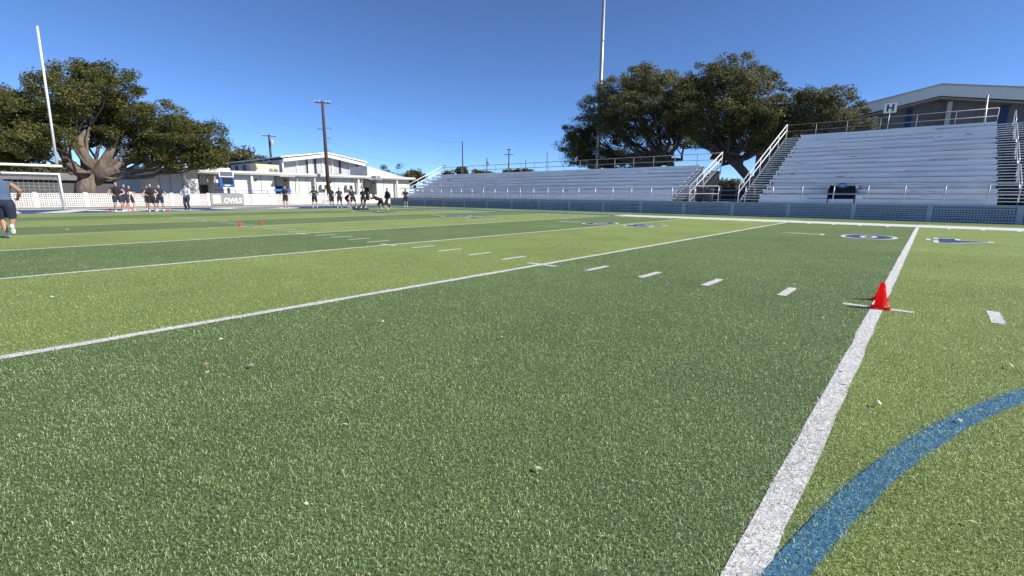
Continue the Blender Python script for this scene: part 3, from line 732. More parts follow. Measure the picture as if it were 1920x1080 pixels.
for f_ in (-.45, .45):
    wire(('upper' if f_ > 0 else 'lower')+' of two overhead lines strung from the tall brown pole crossarm', (-20+1.8*f_*math.cos(R(62)), P0[1]+1.8*f_*math.sin(R(62)), 12.3), (tops[0][0]+f_*2, tops[0][1], tops[0][2]-.3), 1.2)
wire('slack service line hanging from the tall brown pole', (-20, P0[1], 6.6), (-36, 30.5, 6.2), .3, .012)
wire('sagging lower line from the tall brown pole to a far pole', (-20, P0[1], 7.6), (tops[0][0], tops[0][1], tops[0][2]-2.5), 3.0, .010)
# stadium light mast
_m = atY(1120.5, 300, 49.5)
lm = empty('light_mast', (_m[0], 49.5, 0), label='very tall tapered steel light mast behind the short bleachers', cat='light mast')
MB().tube([(0,0,0), (0,0,10), (0,0,28)], [.30, .24, .14], 14).build('shaft', STEEL, lm, True)
for z in (9.2, 18.5): MB().lathe([(.29-.0045*z, -.15), (.31-.0045*z, -.1), (.31-.0045*z, .1), (.29-.0045*z, .15)], (0, 0, z), 14).build('joint_collar', STEEL, lm, True)
MB().box(-2.2, 2.2, -.1, .1, 27.2, 27.4).build('lamp_bar', STEEL, lm)
for i in range(6): MB().lathe([(.1, .25), (.22, .1), (.28, -.2)], (-2+.8*i, -.3, 27.5), 10).build('lamp_head', TRIM, lm)

# ================================================================== trees
def leaf_cloud(centres, radii, n_each, size, r_):
    C_, S_ = [], []
    V = []
    for c, rd, n in zip(centres, radii, n_each):
        d = r_.normal(size=(n, 3)); d /= np.linalg.norm(d, axis=1, keepdims=True)
        d *= (r_.random((n, 1))**.5)*np.asarray(rd)
        C_.append(c+d)
    P = np.concatenate(C_); n = len(P)
    a = r_.normal(size=(n, 3)); a[:, 2] *= .6; a /= np.linalg.norm(a, axis=1, keepdims=True)
    b = np.cross(a, r_.normal(size=(n, 3))); b /= np.linalg.norm(b, axis=1, keepdims=True)
    s = (size*(.55+.9*r_.random((n, 1))))
    V = np.stack([P-a*s, P+b*s*.42+a*s*.1, P+a*s, P-b*s*.42+a*s*.1], 1).reshape(-1, 3)
    return V, np.arange(4*n).reshape(-1, 4)
def tree(name, label, cat, base, trunk, lobes, leaves, lmat, size=.17, seed=1, trunk_r=.5, group=None, clump=(.55, 1.15), bark=None, fork=None, gnarl=.35, twig=4, fill=.6, limb=.52):
    """trunk: polyline from base; limbs run from the fork to every lobe (centre, radii); leaves in clumps through each lobe"""
    r_ = np.random.default_rng(seed); base = np.array(base, float)
    t = empty(name, tuple(base), label=label, cat=cat, group=group)
    tm = MB(); tr = [np.array(p, float)-base for p in trunk]
    n = len(tr); tm.tube(tr, [trunk_r*(1.25 if i == 0 else 1-.25*i/(n-1)) for i in range(n)], 12)
    tm.build('trunk', bark or BARK, t, True)
    fk = tr[-1]; lm_ = MB(); tw = MB(); cs, rs, ns = [], [], []
    vol = sum(np.prod(l[1])**.72 for l in lobes)
    for li, (c, rad) in enumerate(lobes):
        c = np.array(c, float)-base; rad = np.array(rad, float)
        tgt = c-np.array([0, 0, rad[2]*.35]); pts = []
        for k in range(7):
            f_ = k/6; p = fk*(1-f_)+tgt*f_; p[2] -= math.sin(f_*math.pi)*gnarl*1.3
            if 0 < k: p = p+r_.normal(0, gnarl*(.35 if k < 6 else .1), 3)
            pts.append(p)
        lm_.tube(pts, [trunk_r*limb*(1-f_*.80) for f_ in np.linspace(0, 1, 7)], 8)
        m = max(5, int(leaves*(np.prod(rad)**.72)/vol/110))
        for k in range(m):
            d = r_.normal(size=3); d /= np.linalg.norm(d)
            rr = r_.random()**(fill*.5); p = c+d*rad*rr
            cr = clump[0]+(clump[1]-clump[0])*r_.random()
            cs.append(p); rs.append((cr*1.15, cr*1.15, cr*.72)); ns.append(int(110*(.5+r_.random())))
            if k % twig == 0:
                q0 = pts[4+int(r_.integers(0, 3))]; md = (q0+p)/2+r_.normal(0, .25, 3); tw.tube([q0, md, p], [trunk_r*.13, trunk_r*.08, .02], 5, False)
    lm_.build('limbs', bark or BARK, t, True); tw.build('twigs', bark or BARK, t, True)
    V, F_ = leaf_cloud(cs, rs, ns, size, r_)
    o = link('crown', np_mesh('crown', V, [F_], lmat), t)
    return t
def lobX(px, py, rpx, X, rzpx=None, depth=None):
    c = atX(px, py, X); k = float(np.dot(c-CAM, AF))/F_PX; rr = rpx*k
    return (c, (depth or rr*1.0, rr, (rzpx or rpx)*k))
def lobY(px, py, rpx, Y, rzpx=None, depth=None):
    c = atY(px, py, Y); k = float(np.dot(c-CAM, AF))/F_PX; rr = rpx*k
    return (c, (rr, depth or rr*1.0, (rzpx or rpx)*k))
# left live oak, behind the fence
OX = -21.5
tb = atX(163, 372, OX); tb[2] = 0
fk = atX(168, 318, OX)
tree('oak_tree', 'broad live oak with pale forked trunk behind the goal posts and fence', 'tree', tb, [tb, atX(160, 350, OX), atX(168, 325, OX)],
     [lobX(150, 155, 50, OX, 32, 5), lobX(110, 180, 48, OX+3, 40, 4), lobX(205, 165, 52, OX-1, 38, 5), lobX(70, 215, 45, OX+2, 40, 4), lobX(170, 225, 50, OX-4, 35, 4),
      lobX(235, 215, 40, OX-1, 36, 4), lobX(215, 258, 40, OX-1, 26, 3), lobX(300, 222, 40, OX+2, 34, 3.5), lobX(335, 262, 50, OX+4, 40, 3.5), lobX(385, 262, 34, OX+4.5, 38, 3),
      lobX(300, 292, 46, OX+3, 22, 2.5), lobX(380, 298, 34, OX+5, 20, 3), lobX(40, 265, 45, OX+3, 34, 4), lobX(110, 255, 34, OX+4, 24, 3), lobX(250, 292, 30, OX-4, 18, 3), lobX(335, 302, 44, OX+3.5, 16, 2.5), lobX(395, 285, 30, OX+4.5, 22, 2.5), lobX(270, 250, 30, OX+1, 24, 3), lobX(300, 262, 34, OX+2, 24, 3)],
     115000, LEAF_L, .105, 11, .85, gnarl=.6, fill=.62, clump=(.42, .85), limb=.22)
# pale sawn limbs of the oak, standing out against the crown
lmb = [o for o in bpy.data.objects if o.name.startswith('oak_tree') and o.type == 'EMPTY'][0]
big = MB()
def L3(px, py, X): return atX(px, py, X)-tb
for pts, rad in (([(165,335,OX),(140,315,OX+.6),(128,304,OX+.6)], [.55,.44,.38]), ([(172,325,OX),(165,300,OX+.3),(152,280,OX+.3),(150,262,OX),(165,240,OX-1)], [.54,.40,.32,.26,.16]), ([(175,335,OX),(190,312,OX+.5),(203,290,OX+.5),(215,268,OX+.2),(235,240,OX)], [.52,.42,.36,.28,.15]), ([(178,340,OX),(205,322,OX+.8),(228,308,OX+.8),(262,296,OX+.5)], [.50,.38,.32,.16]), ([(168,330,OX),(158,290,OX-1),(128,235,OX-1),(110,200,OX)], [.52,.38,.28,.15]), ([(128,304,OX+.6),(112,280,OX),(95,250,OX)], [.36,.25,.14])):
    big.tube([L3(*q) for q in pts], rad, 10)
big.build('main_limbs', mat('oak_bark_pale', (.07, .055, .045), .95, col2=(.24, .19, .15), scale=1.6, stretch=(2.2, 2.2, .8), bump=1.0, bscale=3.5, detail=8), lmb, True)
for ch_ in lmb.children:
    if ch_.name.startswith(('trunk', 'limbs')): ch_.data.materials[0] = MATS['oak_bark_pale']
# second oak at the left edge
tb2 = atX(-45, 372, OX-2); tb2[2] = 0
tree('oak_tree', 'dense live oak at the edge beyond the soccer goal', 'tree', tb2, [tb2, atX(-45, 345, OX-2), atX(-40, 315, OX-2)],
     [lobX(0, 200, 45, OX-2, 30, 5), lobX(-50, 190, 60, OX-2, 40, 5), lobX(15, 250, 45, OX-1, 36, 4), lobX(-60, 260, 60, OX-1, 40, 5), lobX(30, 285, 45, OX-1, 20, 4), lobX(60, 235, 30, OX-1, 30, 4), lobX(-20, 300, 50, OX-1, 22, 4)],
     36000, LEAF_L, .105, 12, .6, fill=.7, clump=(.45, .9))
# oaks behind the short bleachers
OY = 51.0
t3 = atY(1412, 335, OY); t3[2] = 0
tree('oak_tree', 'spreading dark live oak with leaning trunk behind the bleacher gap', 'tree', t3, [t3, atY(1405, 335, OY), atY(1385, 312, OY), atY(1362, 292, OY)],
     [lobY(1380, 140, 45, OY, 34, 4.5), lobY(1330, 160, 40, OY-1, 34, 4), lobY(1425, 165, 34, OY, 38, 4), lobY(1300, 205, 45, OY-3, 32, 4), lobY(1370, 205, 50, OY-2, 32, 4.5), lobY(1430, 215, 40, OY-1, 30, 4),
      lobY(1395, 250, 45, OY+2, 22, 4), lobY(1450, 250, 30, OY, 26, 3.5), lobY(1320, 245, 34, OY-2, 18, 3), lobY(1410, 275, 40, OY+3, 14, 3), lobY(1290, 225, 34, OY-1, 24, 3), lobY(1460, 215, 30, OY+1, 26, 3), lobY(1350, 270, 28, OY+3, 12, 3), lobY(1325, 262, 26, OY+4, 14, 3), lobY(1345, 238, 30, OY+1, 18, 3), lobY(1475, 238, 30, OY+1, 20, 3), lobY(1302, 168, 30, OY, 22, 3), lobY(1280, 190, 28, OY, 24, 3)],
     86000, LEAF_R, .105, 21, .50, gnarl=.7, fill=.7, twig=3, clump=(.42, .85))
t4 = atY(1262, 335, OY-1); t4[2] = 0
tree('oak_tree', 'wide dark live oak with many low limbs behind short bleachers', 'tree', t4, [t4, atY(1258, 320, OY-1), atY(1255, 298, OY-1)],
     [lobY(1210, 150, 45, OY, 28, 4.5), lobY(1170, 170, 42, OY-1, 28, 4), lobY(1255, 165, 40, OY, 32, 4), lobY(1130, 205, 42, OY-1, 28, 4), lobY(1195, 205, 50, OY-2, 30, 4.5), lobY(1250, 210, 40, OY-2, 28, 4),
      lobY(1100, 245, 38, OY-1, 26, 3.5), lobY(1165, 248, 50, OY-2, 24, 4), lobY(1075, 278, 30, OY, 16, 3), lobY(1130, 282, 40, OY, 16, 3), lobY(1225, 245, 34, OY-1, 18, 3.5), lobY(1105, 305, 30, OY+1, 10, 3), lobY(1185, 290, 34, OY+2, 12, 3), lobY(1300, 180, 26, OY-1, 26, 3), lobY(1275, 240, 34, OY+1, 20, 3), lobY(1150, 225, 40, OY-1, 26, 3.5), lobY(1090, 262, 32, OY-1, 20, 3), lobY(1085, 294, 26, OY-1, 16, 2.5), lobY(1130, 302, 34, OY, 14, 3), lobY(1185, 304, 34, OY+2, 12, 3), lobY(1232, 280, 30, OY+3, 14, 3), lobY(1290, 262, 28, OY+3, 12, 3)],
     110000, LEAF_R, .105, 22, .50, gnarl=.7, fill=.7, twig=3, clump=(.42, .85))
t5 = atY(1545, 330, OY+1); t5[2] = 0
tree('oak_tree', 'thin grey-green oak behind the top rail of the tall bleachers', 'tree', t5, [t5, atY(1545, 300, OY+1), atY(1540, 270, OY+1)],
     [lobY(1490, 185, 28, OY, 26, 3), lobY(1530, 190, 34, OY+1, 28, 3), lobY(1570, 185, 30, OY, 24, 3), lobY(1595, 215, 32, OY, 22, 3), lobY(1550, 225, 40, OY+1, 18, 3), lobY(1500, 230, 34, OY, 18, 3), lobY(1610, 236, 26, OY, 10, 2.5)],
     22000, LEAF_G, .10, 23, .28, gnarl=.5, fill=.9, twig=2, clump=(.35, .75))
# small background trees, each its own
def small_tree(label, px, py_top, py_base, wpx, X=None, Y=None, leaves=3500, lm=None, seed=1, size=.28, bare=False):
    f = (lambda a, b: atX(a, b, X)) if X is not None else (lambda a, b: atY(a, b, Y))
    b0 = f(px, py_base); b0[2] = 0; hh = py_base-py_top
    lob = lobX if X is not None else lobY; K = X if X is not None else Y
    L_ = [lob(px-wpx*.22, py_top+hh*.35, wpx*.28, K, hh*.30), lob(px+wpx*.2, py_top+hh*.32, wpx*.28, K, hh*.30), lob(px, py_top+hh*.28, wpx*.3, K, hh*.28), lob(px-wpx*.05, py_top+hh*.6, wpx*.45, K, hh*.26)]
    return tree('small_tree', label, 'tree', b0, [b0, f(px, py_base-hh*.25), f(px, py_base-hh*.42)], L_, leaves, lm or LEAF_G, size, seed, .28, clump=(.7, 1.4), twig=2 if not bare else 1, gnarl=.4)
small_tree('brown-green tree rising beyond the left end of the field house', 440, 277, 345, 90, X=-62, leaves=6000, seed=31)
small_tree('low olive tree beside the cream rooftop unit', 478, 292, 345, 60, X=-66, leaves=4000, seed=32)
small_tree('dark round bush-like tree past the right end of the field house', 778, 320, 352, 40, X=-48, leaves=3500, seed=33)
small_tree('bare wispy winter tree beyond the pitched roof', 735, 308, 350, 60, X=-70, leaves=500, seed=34, bare=True, size=.15)
for i, (px, top, w_) in enumerate(((843, 322, 24), (868, 314, 34), (895, 320, 30), (915, 322, 26), (965, 317, 40), (985, 321, 24))):
    small_tree(('small dark tree', 'taller dark tree', 'low broad tree', 'low dark shrub-like tree', 'broad round tree', 'small pale tree')[i]+' past the short bleachers by pole '+('with small crossarm', 'without crossarm', 'and rail end', 'with transformer', 'with two crossarms', 'of the far light')[i], px, top, 345, w_, Y=100, leaves=2200, seed=40+i, size=.35)
for i, (px, top, w_, X) in enumerate(((20, 300, 90, -52), (100, 305, 80, -54), (215, 308, 70, -52), (265, 315, 60, -50))):
    small_tree(('shaded evergreen behind the soccer goal net', 'shaded evergreen behind the pale oak trunk limbs', 'shaded evergreen right of the oak trunk', 'shaded evergreen at the left end of the field house')[i], px, top, 375, w_, X=X, leaves=5000, lm=LEAF_R, seed=50+i, size=.3)
for i, px in enumerate((1345, 1362, 1378)):
    small_tree(('bare brushy tree', 'grey twiggy tree', 'thin twiggy tree')[i]+' seen low through the gap between bleachers', px, 338, 368, 26, Y=95, leaves=350, seed=60+i, size=.2, bare=True)
# pale low house wall and sheds behind the left oak
sh = empty('storage_shed', (-40, atX(60, 360, -40)[1], 0), label='grey low shed in the shade beyond the goal', cat='shed')
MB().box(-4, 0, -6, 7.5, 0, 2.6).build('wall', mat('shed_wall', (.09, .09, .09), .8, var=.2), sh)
w = MB().prism([(-4.4, 2.6), (.4, 2.6), (-2, 3.5)], 'y', -6.3, 7.8).build('roof', ROOFD, sh); fixn(w)

# ================================================================== cones
def cone_mesh(h, r, m):
    t = MB().lathe([(r*.98, .018), (r*.80, .03), (r*.72, h*.2), (r*.36, h*.88), (r*.30, h*.97), (r*.18, h)], n=24)
    return t.mesh('body', m)
def cone(label, loc, h=.225, m=CONE, group=None, rot=0.0):
    t = empty('training_cone', loc, rot, label, 'cone', group)
    link('body', cone_mesh(h, h*.36, m), t).data.shade_smooth()
    s = h*.36; MB().prism([(-s, -s*.8), (-s*.8, -s), (s*.8, -s), (s, -s*.8), (s, s*.8), (s*.8, s), (-s*.8, s), (-s, s*.8)], 'z', .006, .020).build('base', m, t)
    return t
cone('red-orange cone standing on the hash tick of the near yard line, in front', (36.60, 6.08, .006), .215, rot=.3)
cone('red-orange cone hidden just behind another on the near yard line', (36.57, 6.60, .006), .205, rot=.1)
for px, py in ((450, 424), (491, 422)):
    p = atG(px, py); cone('orange cone standing alone on the middle hash marks' if px == 450 else 'orange cone next to the hash marks, farther toward the bleachers', (p[0], p[1], .006), .17, CONEF)
for i, (px, py) in enumerate(((206, 397), (250.5, 396.5), (280, 396), (318, 395.5))):
    p = atG(px, py); cone('coral cone on the goal line '+('farthest toward the goal posts', 'between the big man in black and the next cone', 'before the man with hands on hips', 'nearest the man in the grey hoodie')[i], (p[0], p[1], .006), .22, mat('cone_coral', (.80, .12, .08), .5), 'cones along the goal line')

# ================================================================== litter on the turf
def leaf_litter(label, px, py, ln, m, rot, group='dry leaves on the turf'):
    p = atG(px, py); t = MB(); n = 7; pts = []
    top = [(ln*(i/(n-1)-.5), ln*.26*math.sin(math.pi*i/(n-1))**.8, .004+.006*math.sin(math.pi*i/(n-1))*random.random()) for i in range(n)]
    bot = [(x, -y, z*.5) for x, y, z in top[1:-1]][::-1]
    v = top+bot; t.add(v, [tuple(range(len(v)))]); t.add([(x, y, z-.003) for x, y, z in v], [tuple(range(len(v)-1, -1, -1))])
    o = t.build('fallen_leaf', m, None, False, (p[0], p[1], .028)); o.rotation_euler = (random.uniform(-.3, .3), random.uniform(-.3, .3), rot); return tag(o, label, 'leaf', group)
LF1 = mat('leaf_pale', (.62, .55, .40), .6); LF2 = mat('leaf_tan', (.45, .28, .12), .7); LF3 = mat('scrap_white', (.72, .72, .70), .5)
tag(leaf_litter('translucent white scrap lying flat on the dark turf', 472, 692, .062, LF3, .4), 'translucent white scrap lying flat on the dark turf', 'scrap')
for i, (px, py, l_, m, lab) in enumerate(((415, 642, .030, LF1, 'small pale leaf lying by itself on dark turf'), (388, 690, .034, LF2, 'tan dry leaf lying near the white scrap'), (390, 705, .026, LF1, 'pale sliver of leaf beside the tan leaf'), (941, 638, .034, LF2, 'brownish leaf lying on the middle of the dark turf'), (575, 957, .018, LF1, 'tiny pale seed lying on dark turf'), (1647, 764, .045, LF3, 'pale curled leaf between the white line and blue arc'), (1894, 692, .045, LF1, 'pale leaf lying beyond the blue arc'), (718, 608, .028, LF1, 'pale leaf just inside the dark turf panel'), (98, 561, .035, LF1, 'pale leaf on the light turf panel'), (352, 418, .09, LF1, 'pale leaf far out on the turf'), (126, 432, .09, LF3, 'white scrap far out on the turf'))):
    leaf_litter(lab, px, py, l_, m, random.uniform(0, 3))
sc = MB(); rr = np.random.default_rng(5)                                # specks of shed leaf scattered over the panels
V = []
for k in range(420):
    x, y = rr.uniform(8, 40), rr.uniform(0, 23); s = rr.uniform(.012, .03); a = rr.uniform(0, 6.28)
    c, d = s*math.cos(a), s*math.sin(a); V += [(x-c, y-d, .02), (x+d*.4, y-c*.4, .024), (x+c, y+d, .02), (x-d*.4, y+c*.4, .026)]
o = link('leaf_specks', np_mesh('leaf_specks', np.array(V), [np.arange(len(V)).reshape(-1, 4)], LF1)); tag(o, 'pale specks of shed leaf scattered over the turf', 'leaf litter', kind='stuff')

# ================================================================== people
SKIN = mat('skin', (.52, .30, .21), .55, world=False); SKIN2 = mat('skin_tan', (.40, .22, .145), .55); HAIRD = mat('hair_dark', (.03, .02, .014), .7); HAIRB = mat('hair_brown', (.10, .06, .035), .7)
CL = {'black': mat('cloth_black', (.014, .015, .02), .85), 'navy': mat('cloth_navy', (.018, .026, .055), .85), 'slate': mat('cloth_slate', (.075, .115, .20), .85, var=.08, scale=12),
      'grey': mat('cloth_grey', (.55, .55, .57), .9), 'white': mat('cloth_white', (.70, .70, .70), .8), 'char': mat('cloth_char', (.035, .037, .045), .85), 'shoe_w': mat('shoe_white', (.70, .70, .66), .6), 'shoe_b': mat('shoe_black', (.02, .02, .02), .6)}
def lerp(a, b, t): return np.asarray(a, float)*(1-t)+np.asarray(b, float)*t
def ik(a, b, l1, l2, pole):
    a, b = np.array(a, float), np.array(b, float); d = b-a; L_ = np.linalg.norm(d); L_ = min(L_, (l1+l2)*.999); u = d/np.linalg.norm(d); b = a+u*L_
    x = (l1*l1-l2*l2+L_*L_)/(2*L_); h = math.sqrt(max(l1*l1-x*x, 1e-6)); p = np.array(pole, float); p = p-u*np.dot(p, u); p /= np.linalg.norm(p)+1e-9
    return a+u*x+p*h, b
def loft(mb, rings, n=14, c0=True):
    """rings: (centre, axis_a * ra, axis_b * rb)"""
    vs_ = []; fs = []
    for c, a, b in rings:
        vs_ += [np.array(c)+np.array(a)*math.cos(2*math.pi*k/n)+np.array(b)*math.sin(2*math.pi*k/n) for k in range(n)]
    for i in range(len(rings)-1):
        for k in range(n): fs.append((i*n+k, i*n+(k+1)%n, (i+1)*n+(k+1)%n, (i+1)*n+k))
    fs.append(tuple(range(n-1, -1, -1))); fs.append(tuple((len(rings)-1)*n+k for k in range(n)))
    mb.add(vs_, fs)
def person(label, loc, facing, H=1.8, pose=None, shirt='black', sleeves=0.5, pants='black', pant_len=.9, shoes='shoe_w', hair=HAIRD, skin=SKIN, bulk=1.0, voxel=.020, group=None, print_=False, cap=False, white_front=False):
    """figure facing local +Y; pose: dict of lean, hands, feet, elbow poles, head pitch (metres for a 1.8 m figure)"""
    po = dict(lean=0.0, twist=0.0, head=0.0, hip=.93, hipy=0.0, fL=(-.13, .0, .07), fR=(.13, .0, .07), hL=(-.24, .06, .86), hR=(.24, .06, .86), eL=(-1, -.6, 0), eR=(1, -.6, 0), kL=(-.1, 1, 0), kR=(.1, 1, 0), toeL=(0, 1, -.25), toeR=(0, 1, -.25), hipside=0.0)
    po.update(pose or {}); B = bulk
    cl, sl_ = math.cos(po['lean']), math.sin(po['lean'])
    hip = np.array([po['hipside'], po['hipy'], po['hip']])
    up = np.array([0, sl_, cl]); fw = np.array([0, cl, -sl_]); rt = np.array([1., 0, 0])
    def S(x, y, z): return hip+rt*x+fw*y+up*z
    mb = MB()
    tor = [(-.09, .0, .10, .085), (-.04, .0, .155, .115), (.04, -.005, .168, .122), (.13, .0, .150, .108), (.22, .005, .150, .105), (.32, .01, .168, .115), (.42, .01, .182, .118), (.49, .0, .178, .100), (.535, -.01, .135, .08), (.56, -.012, .085, .068), (.585, -.01, .058, .058), (.66, .01, .054, .056)]
    loft(mb, [(S(0, y, z), rt*a*B, fw*b*B) for z, y, a, b in tor])
    hp = po['head']; hu = np.array([0, math.sin(po['lean']*.35+hp), math.cos(po['lean']*.35+hp)]); hf = np.array([0, hu[2], -hu[1]])
    hb = S(0, .0, .63)
    head = [(-.02, .03, .035, .045), (.02, .03, .052, .07), (.07, .02, .067, .088), (.12, .012, .075, .097), (.165, .008, .076, .099), (.205, .004, .068, .09), (.235, 0, .046, .064), (.25, 0, .018, .025)]
    loft(mb, [(hb+hu*z+hf*y, rt*a, hf*b) for z, y, a, b in head])
    mb.tube([hb+hu*.135+hf*.09, hb+hu*.10+hf*.125, hb+hu*.085+hf*.10], [.010, .017, .008], 6)             # nose
    for s in (-1, 1): mb.tube([hb+hu*.14+rt*s*.07, hb+hu*.10+rt*s*.088, hb+hu*.075+rt*s*.07], [.010, .016, .008], 6)   # ears
    bones = [('torso', S(0,0,-.05), S(0,0,.5), .13), ('neck', S(0,0,.56), S(0,0,.65), .05), ('head', hb+hu*.05, hb+hu*.2, .08)]
    hands = []
    for s, k in ((-1, 'L'), (1, 'R')):
        sh_ = S(s*.195*B, -.005, .475); el, wr = ik(sh_, hip*0+np.array(po['h'+k]), .30, .27, po['e'+k])
        mb.tube([S(s*.11*B, 0, .47), sh_, lerp(sh_, el, .35), el, lerp(el, wr, .3), wr], [.062, .066*B, .054*B, .042*B, .044*B, .030], 10)
        d = (wr-el)/np.linalg.norm(wr-el); pal = wr+d*.085
        side = np.cross(d, up); side /= np.linalg.norm(side)+1e-9; thk = np.cross(side, d)
        loft(mb, [(lerp(wr, pal, t), side*w_, thk*.017) for t, w_ in ((-.1, .026), (.3, .036), (.8, .042), (1.0, .038))], 10)
        hands.append((pal, d, side, thk, s))
        bones += [('arm'+k, sh_, el, .05), ('fore'+k, el, wr, .038), ('hand'+k, wr, pal+d*.05, .03)]
        hj = S(s*.095*B, 0, -.02); kn, an = ik(hj, po['f'+k], .44, .43, po['k'+k])
        mb.tube([S(s*.085*B, 0, .03), lerp(hj, kn, .15), lerp(hj, kn, .5), kn, lerp(kn, an, .28), lerp(kn, an, .65), an], [.088*B, .094*B, .078*B, .054*B, .059*B, .046*B, .036], 12)
        td = np.array(po['toe'+k], float); td /= np.linalg.norm(td); heel = an-np.array([0, 0, .035])-td*.05; toe = an+td*.17+np.array([0, 0, -.02])
        fs_ = np.cross(td, [0, 0, 1.]); fs_ /= np.linalg.norm(fs_)+1e-9; fu = np.cross(fs_, td)
        loft(mb, [(lerp(heel, toe, t)+fu*q, fs_*w_, fu*h_) for t, w_, h_, q in ((0, .030, .034, .005), (.25, .040, .045, .012), (.6, .046, .035, .0), (.88, .044, .024, -.006), (1.0, .028, .014, -.01))], 10)
        bones += [('thigh'+k, hj, kn, .08), ('shin'+k, kn, an, .045), ('foot'+k, an, toe, .03)]
    me = mb.mesh('b', None); o = bpy.data.objects.new('b', me); COL.objects.link(o)
    md = o.modifiers.new('r', 'REMESH'); md.mode = 'VOXEL'; md.voxel_size = voxel
    sm = o.modifiers.new('s', 'SMOOTH'); sm.iterations = 2; sm.factor = .5
    ev = bpy.data.meshes.new_from_object(o.evaluated_get(bpy.context.evaluated_depsgraph_get())); bpy.data.objects.remove(o)
    V = np.array([v.co[:] for v in ev.vertices]); N = np.array([v.normal[:] for v in ev.vertices]); F_ = [tuple(p.vertices) for p in ev.polygons]
    D_ = []; T_ = []
    for nm, a, b, r_ in bones:
        a, b = np.array(a), np.array(b); ab = b-a; t = np.clip(((V-a)@ab)/(ab@ab), 0, 1); D_.append(np.linalg.norm(V-a-t[:, None]*ab, axis=1)-r_); T_.append(((V-a)@ab)/(ab@ab))
    D_ = np.array(D_); bi = D_.argmin(0); T_ = np.array(T_)[bi, np.arange(len(V))]; nm = np.array([b[0] for b in bones])[bi]
    root = empty('person', loc, facing, label, 'person', group); root.scale = (H/1.80,)*3
    # body with fingers
    bm_ = MB(); bm_.v = [tuple(v) for v in V]; bm_.f = list(F_)
    for pal, d, side, thk, s in hands:
        curl = thk*(-1 if np.dot(thk, fw) < 0 else 1)
        for i, (off, ln) in enumerate(((-.03, .058), (-.010, .068), (.011, .064), (.031, .050))):
            b0 = pal-d*.012+side*off*.95; b1 = b0+d*ln*.55+curl*.010; b2 = b1+d*ln*.35+curl*.024
            bm_.tube([b0, b1, b2], [.0095, .0088, .007], 6)
        t0 = pal-d*.06+side*(-.032)*1; bm_.tube([t0, t0+d*.03-side*.024+curl*.01, t0+d*.058-side*.026+curl*.02], [.012, .010, .008], 6)
    body = bm_.build('body', skin, root, True)
    def cloth(name, selv, m, infl, parent=root, drape=0.0):
        fi = [f for f in F_ if all(selv[i] for i in f)]
        if not fi: return None
        used = sorted({i for f in fi for i in f}); mp_ = {j: i for i, j in enumerate(used)}
        c_ = MB(); c_.v = [tuple(V[i]+N[i]*infl+np.array([0, 0, -drape])) for i in used]; c_.f = [tuple(mp_[i] for i in f) for f in fi]
        return c_.build(name, m, parent, True)
    tz = (V-hip)@up
    is_t = np.isin(nm, ['torso']); arm = np.isin(nm, ['armL', 'armR']); fore = np.isin(nm, ['foreL', 'foreR'])
    sl_sel = (arm & (T_ < sleeves)) | (fore & (sleeves > 1) & (T_ < sleeves-1))
    sh_sel = (is_t & (tz > -.06)) | sl_sel | (np.isin(nm, ['neck']) & (T_ < .1))
    cloth('hoodie' if sleeves > 1.5 else 'shirt', sh_sel, CL[shirt], .016 if sleeves < 1.5 else .03)
    thg = np.isin(nm, ['thighL', 'thighR']); shn = np.isin(nm, ['shinL', 'shinR'])
    p_sel = (is_t & (tz < .07)) | (thg & (T_ < pant_len)) | (shn & (pant_len > 1) & (T_ < pant_len-1))
    cloth('shorts' if pant_len <= 1.2 else 'trousers', p_sel, CL[pants], .028 if pant_len <= 1.2 else .022)
    [cloth('shoe', nm == k_, CL[shoes], .010) for k_ in ('footL', 'footR')]
    ft = np.isin(nm, ['shinL', 'shinR']) & (T_ > .86); [cloth('sock', ft & (nm == k_), CL['white'], .006) for k_ in ('shinL', 'shinR')]
    hz = (V-hb)@hu; hy = (V-hb)@hf
    hs2 = np.isin(nm, ['head', 'neck']) & ((hz > .185) | ((hy < -.01) & (hz > .07)) | ((hz > .15) & (hy < .04)))
    cloth('cap' if cap else 'hair', hs2, CL['black'] if cap else hair, .014)
    ey = MB()
    for s in (-1, 1): ey.lathe([(.004, -.006), (.008, -.003), (.008, .003), (.004, .006)], tuple(hb+hu*.125+hf*.096+rt*s*.032), 6)
    ey.build('eyes', CL['black'], root)
    mo = MB(); c_ = hb+hu*.045+hf*.092; mo.tube([c_-rt*.024, c_+hf*.006, c_+rt*.024], [.003, .005, .003], 5); mo.build('mouth', mat('lips', (.30, .12, .10), .6), root)
    if print_:
        pr_ = MB()
        for i in range(7):
            c_ = S(-.105+.035*i, .128*B if print_ == 1 else -.125*B, .36); sg_ = 1 if print_ == 1 else -1
            for (dx, dz, w_, h_) in ((0, 0, .006, .055), (.012, .022*(1 if i % 2 else -1), .018, .006), (.022, 0, .006, .055 if i % 3 else .03)):
                q0 = c_+rt*dx+up*dz+fw*sg_*.006-fw*sg_*abs(i-3)*.006
                pr_.quad(q0-up*h_/2-rt*w_/2, q0-up*h_/2+rt*w_/2, q0+up*h_/2+rt*w_/2, q0+up*h_/2-rt*w_/2)
        pr_.build('shirt_lettering', CL['white'], root)
    if white_front:
        cloth('white_chest_panel', is_t & (tz > .22) & (tz < .42) & (((V-hip)@fw) > .04), CL['white'], .020)
    if cap:
        bb = hb+hu*.185+hf*.085; br_ = MB(); loft(br_, [(bb, rt*.06, hu*.008), (bb+hf*.05, rt*.055, hu*.006), (bb+hf*.085-hu*.01, rt*.03, hu*.004)], 10); br_.build('cap_brim', CL['black'], root)
    return root
HIPS = dict(hL=(-.20, .09, 1.03), hR=(.20, .09, 1.03), eL=(-1, -.55, .1), eR=(1, -.55, .1), fL=(-.17, 0, .07), fR=(.17, .02, .07), hip=.92)
STAND = dict()
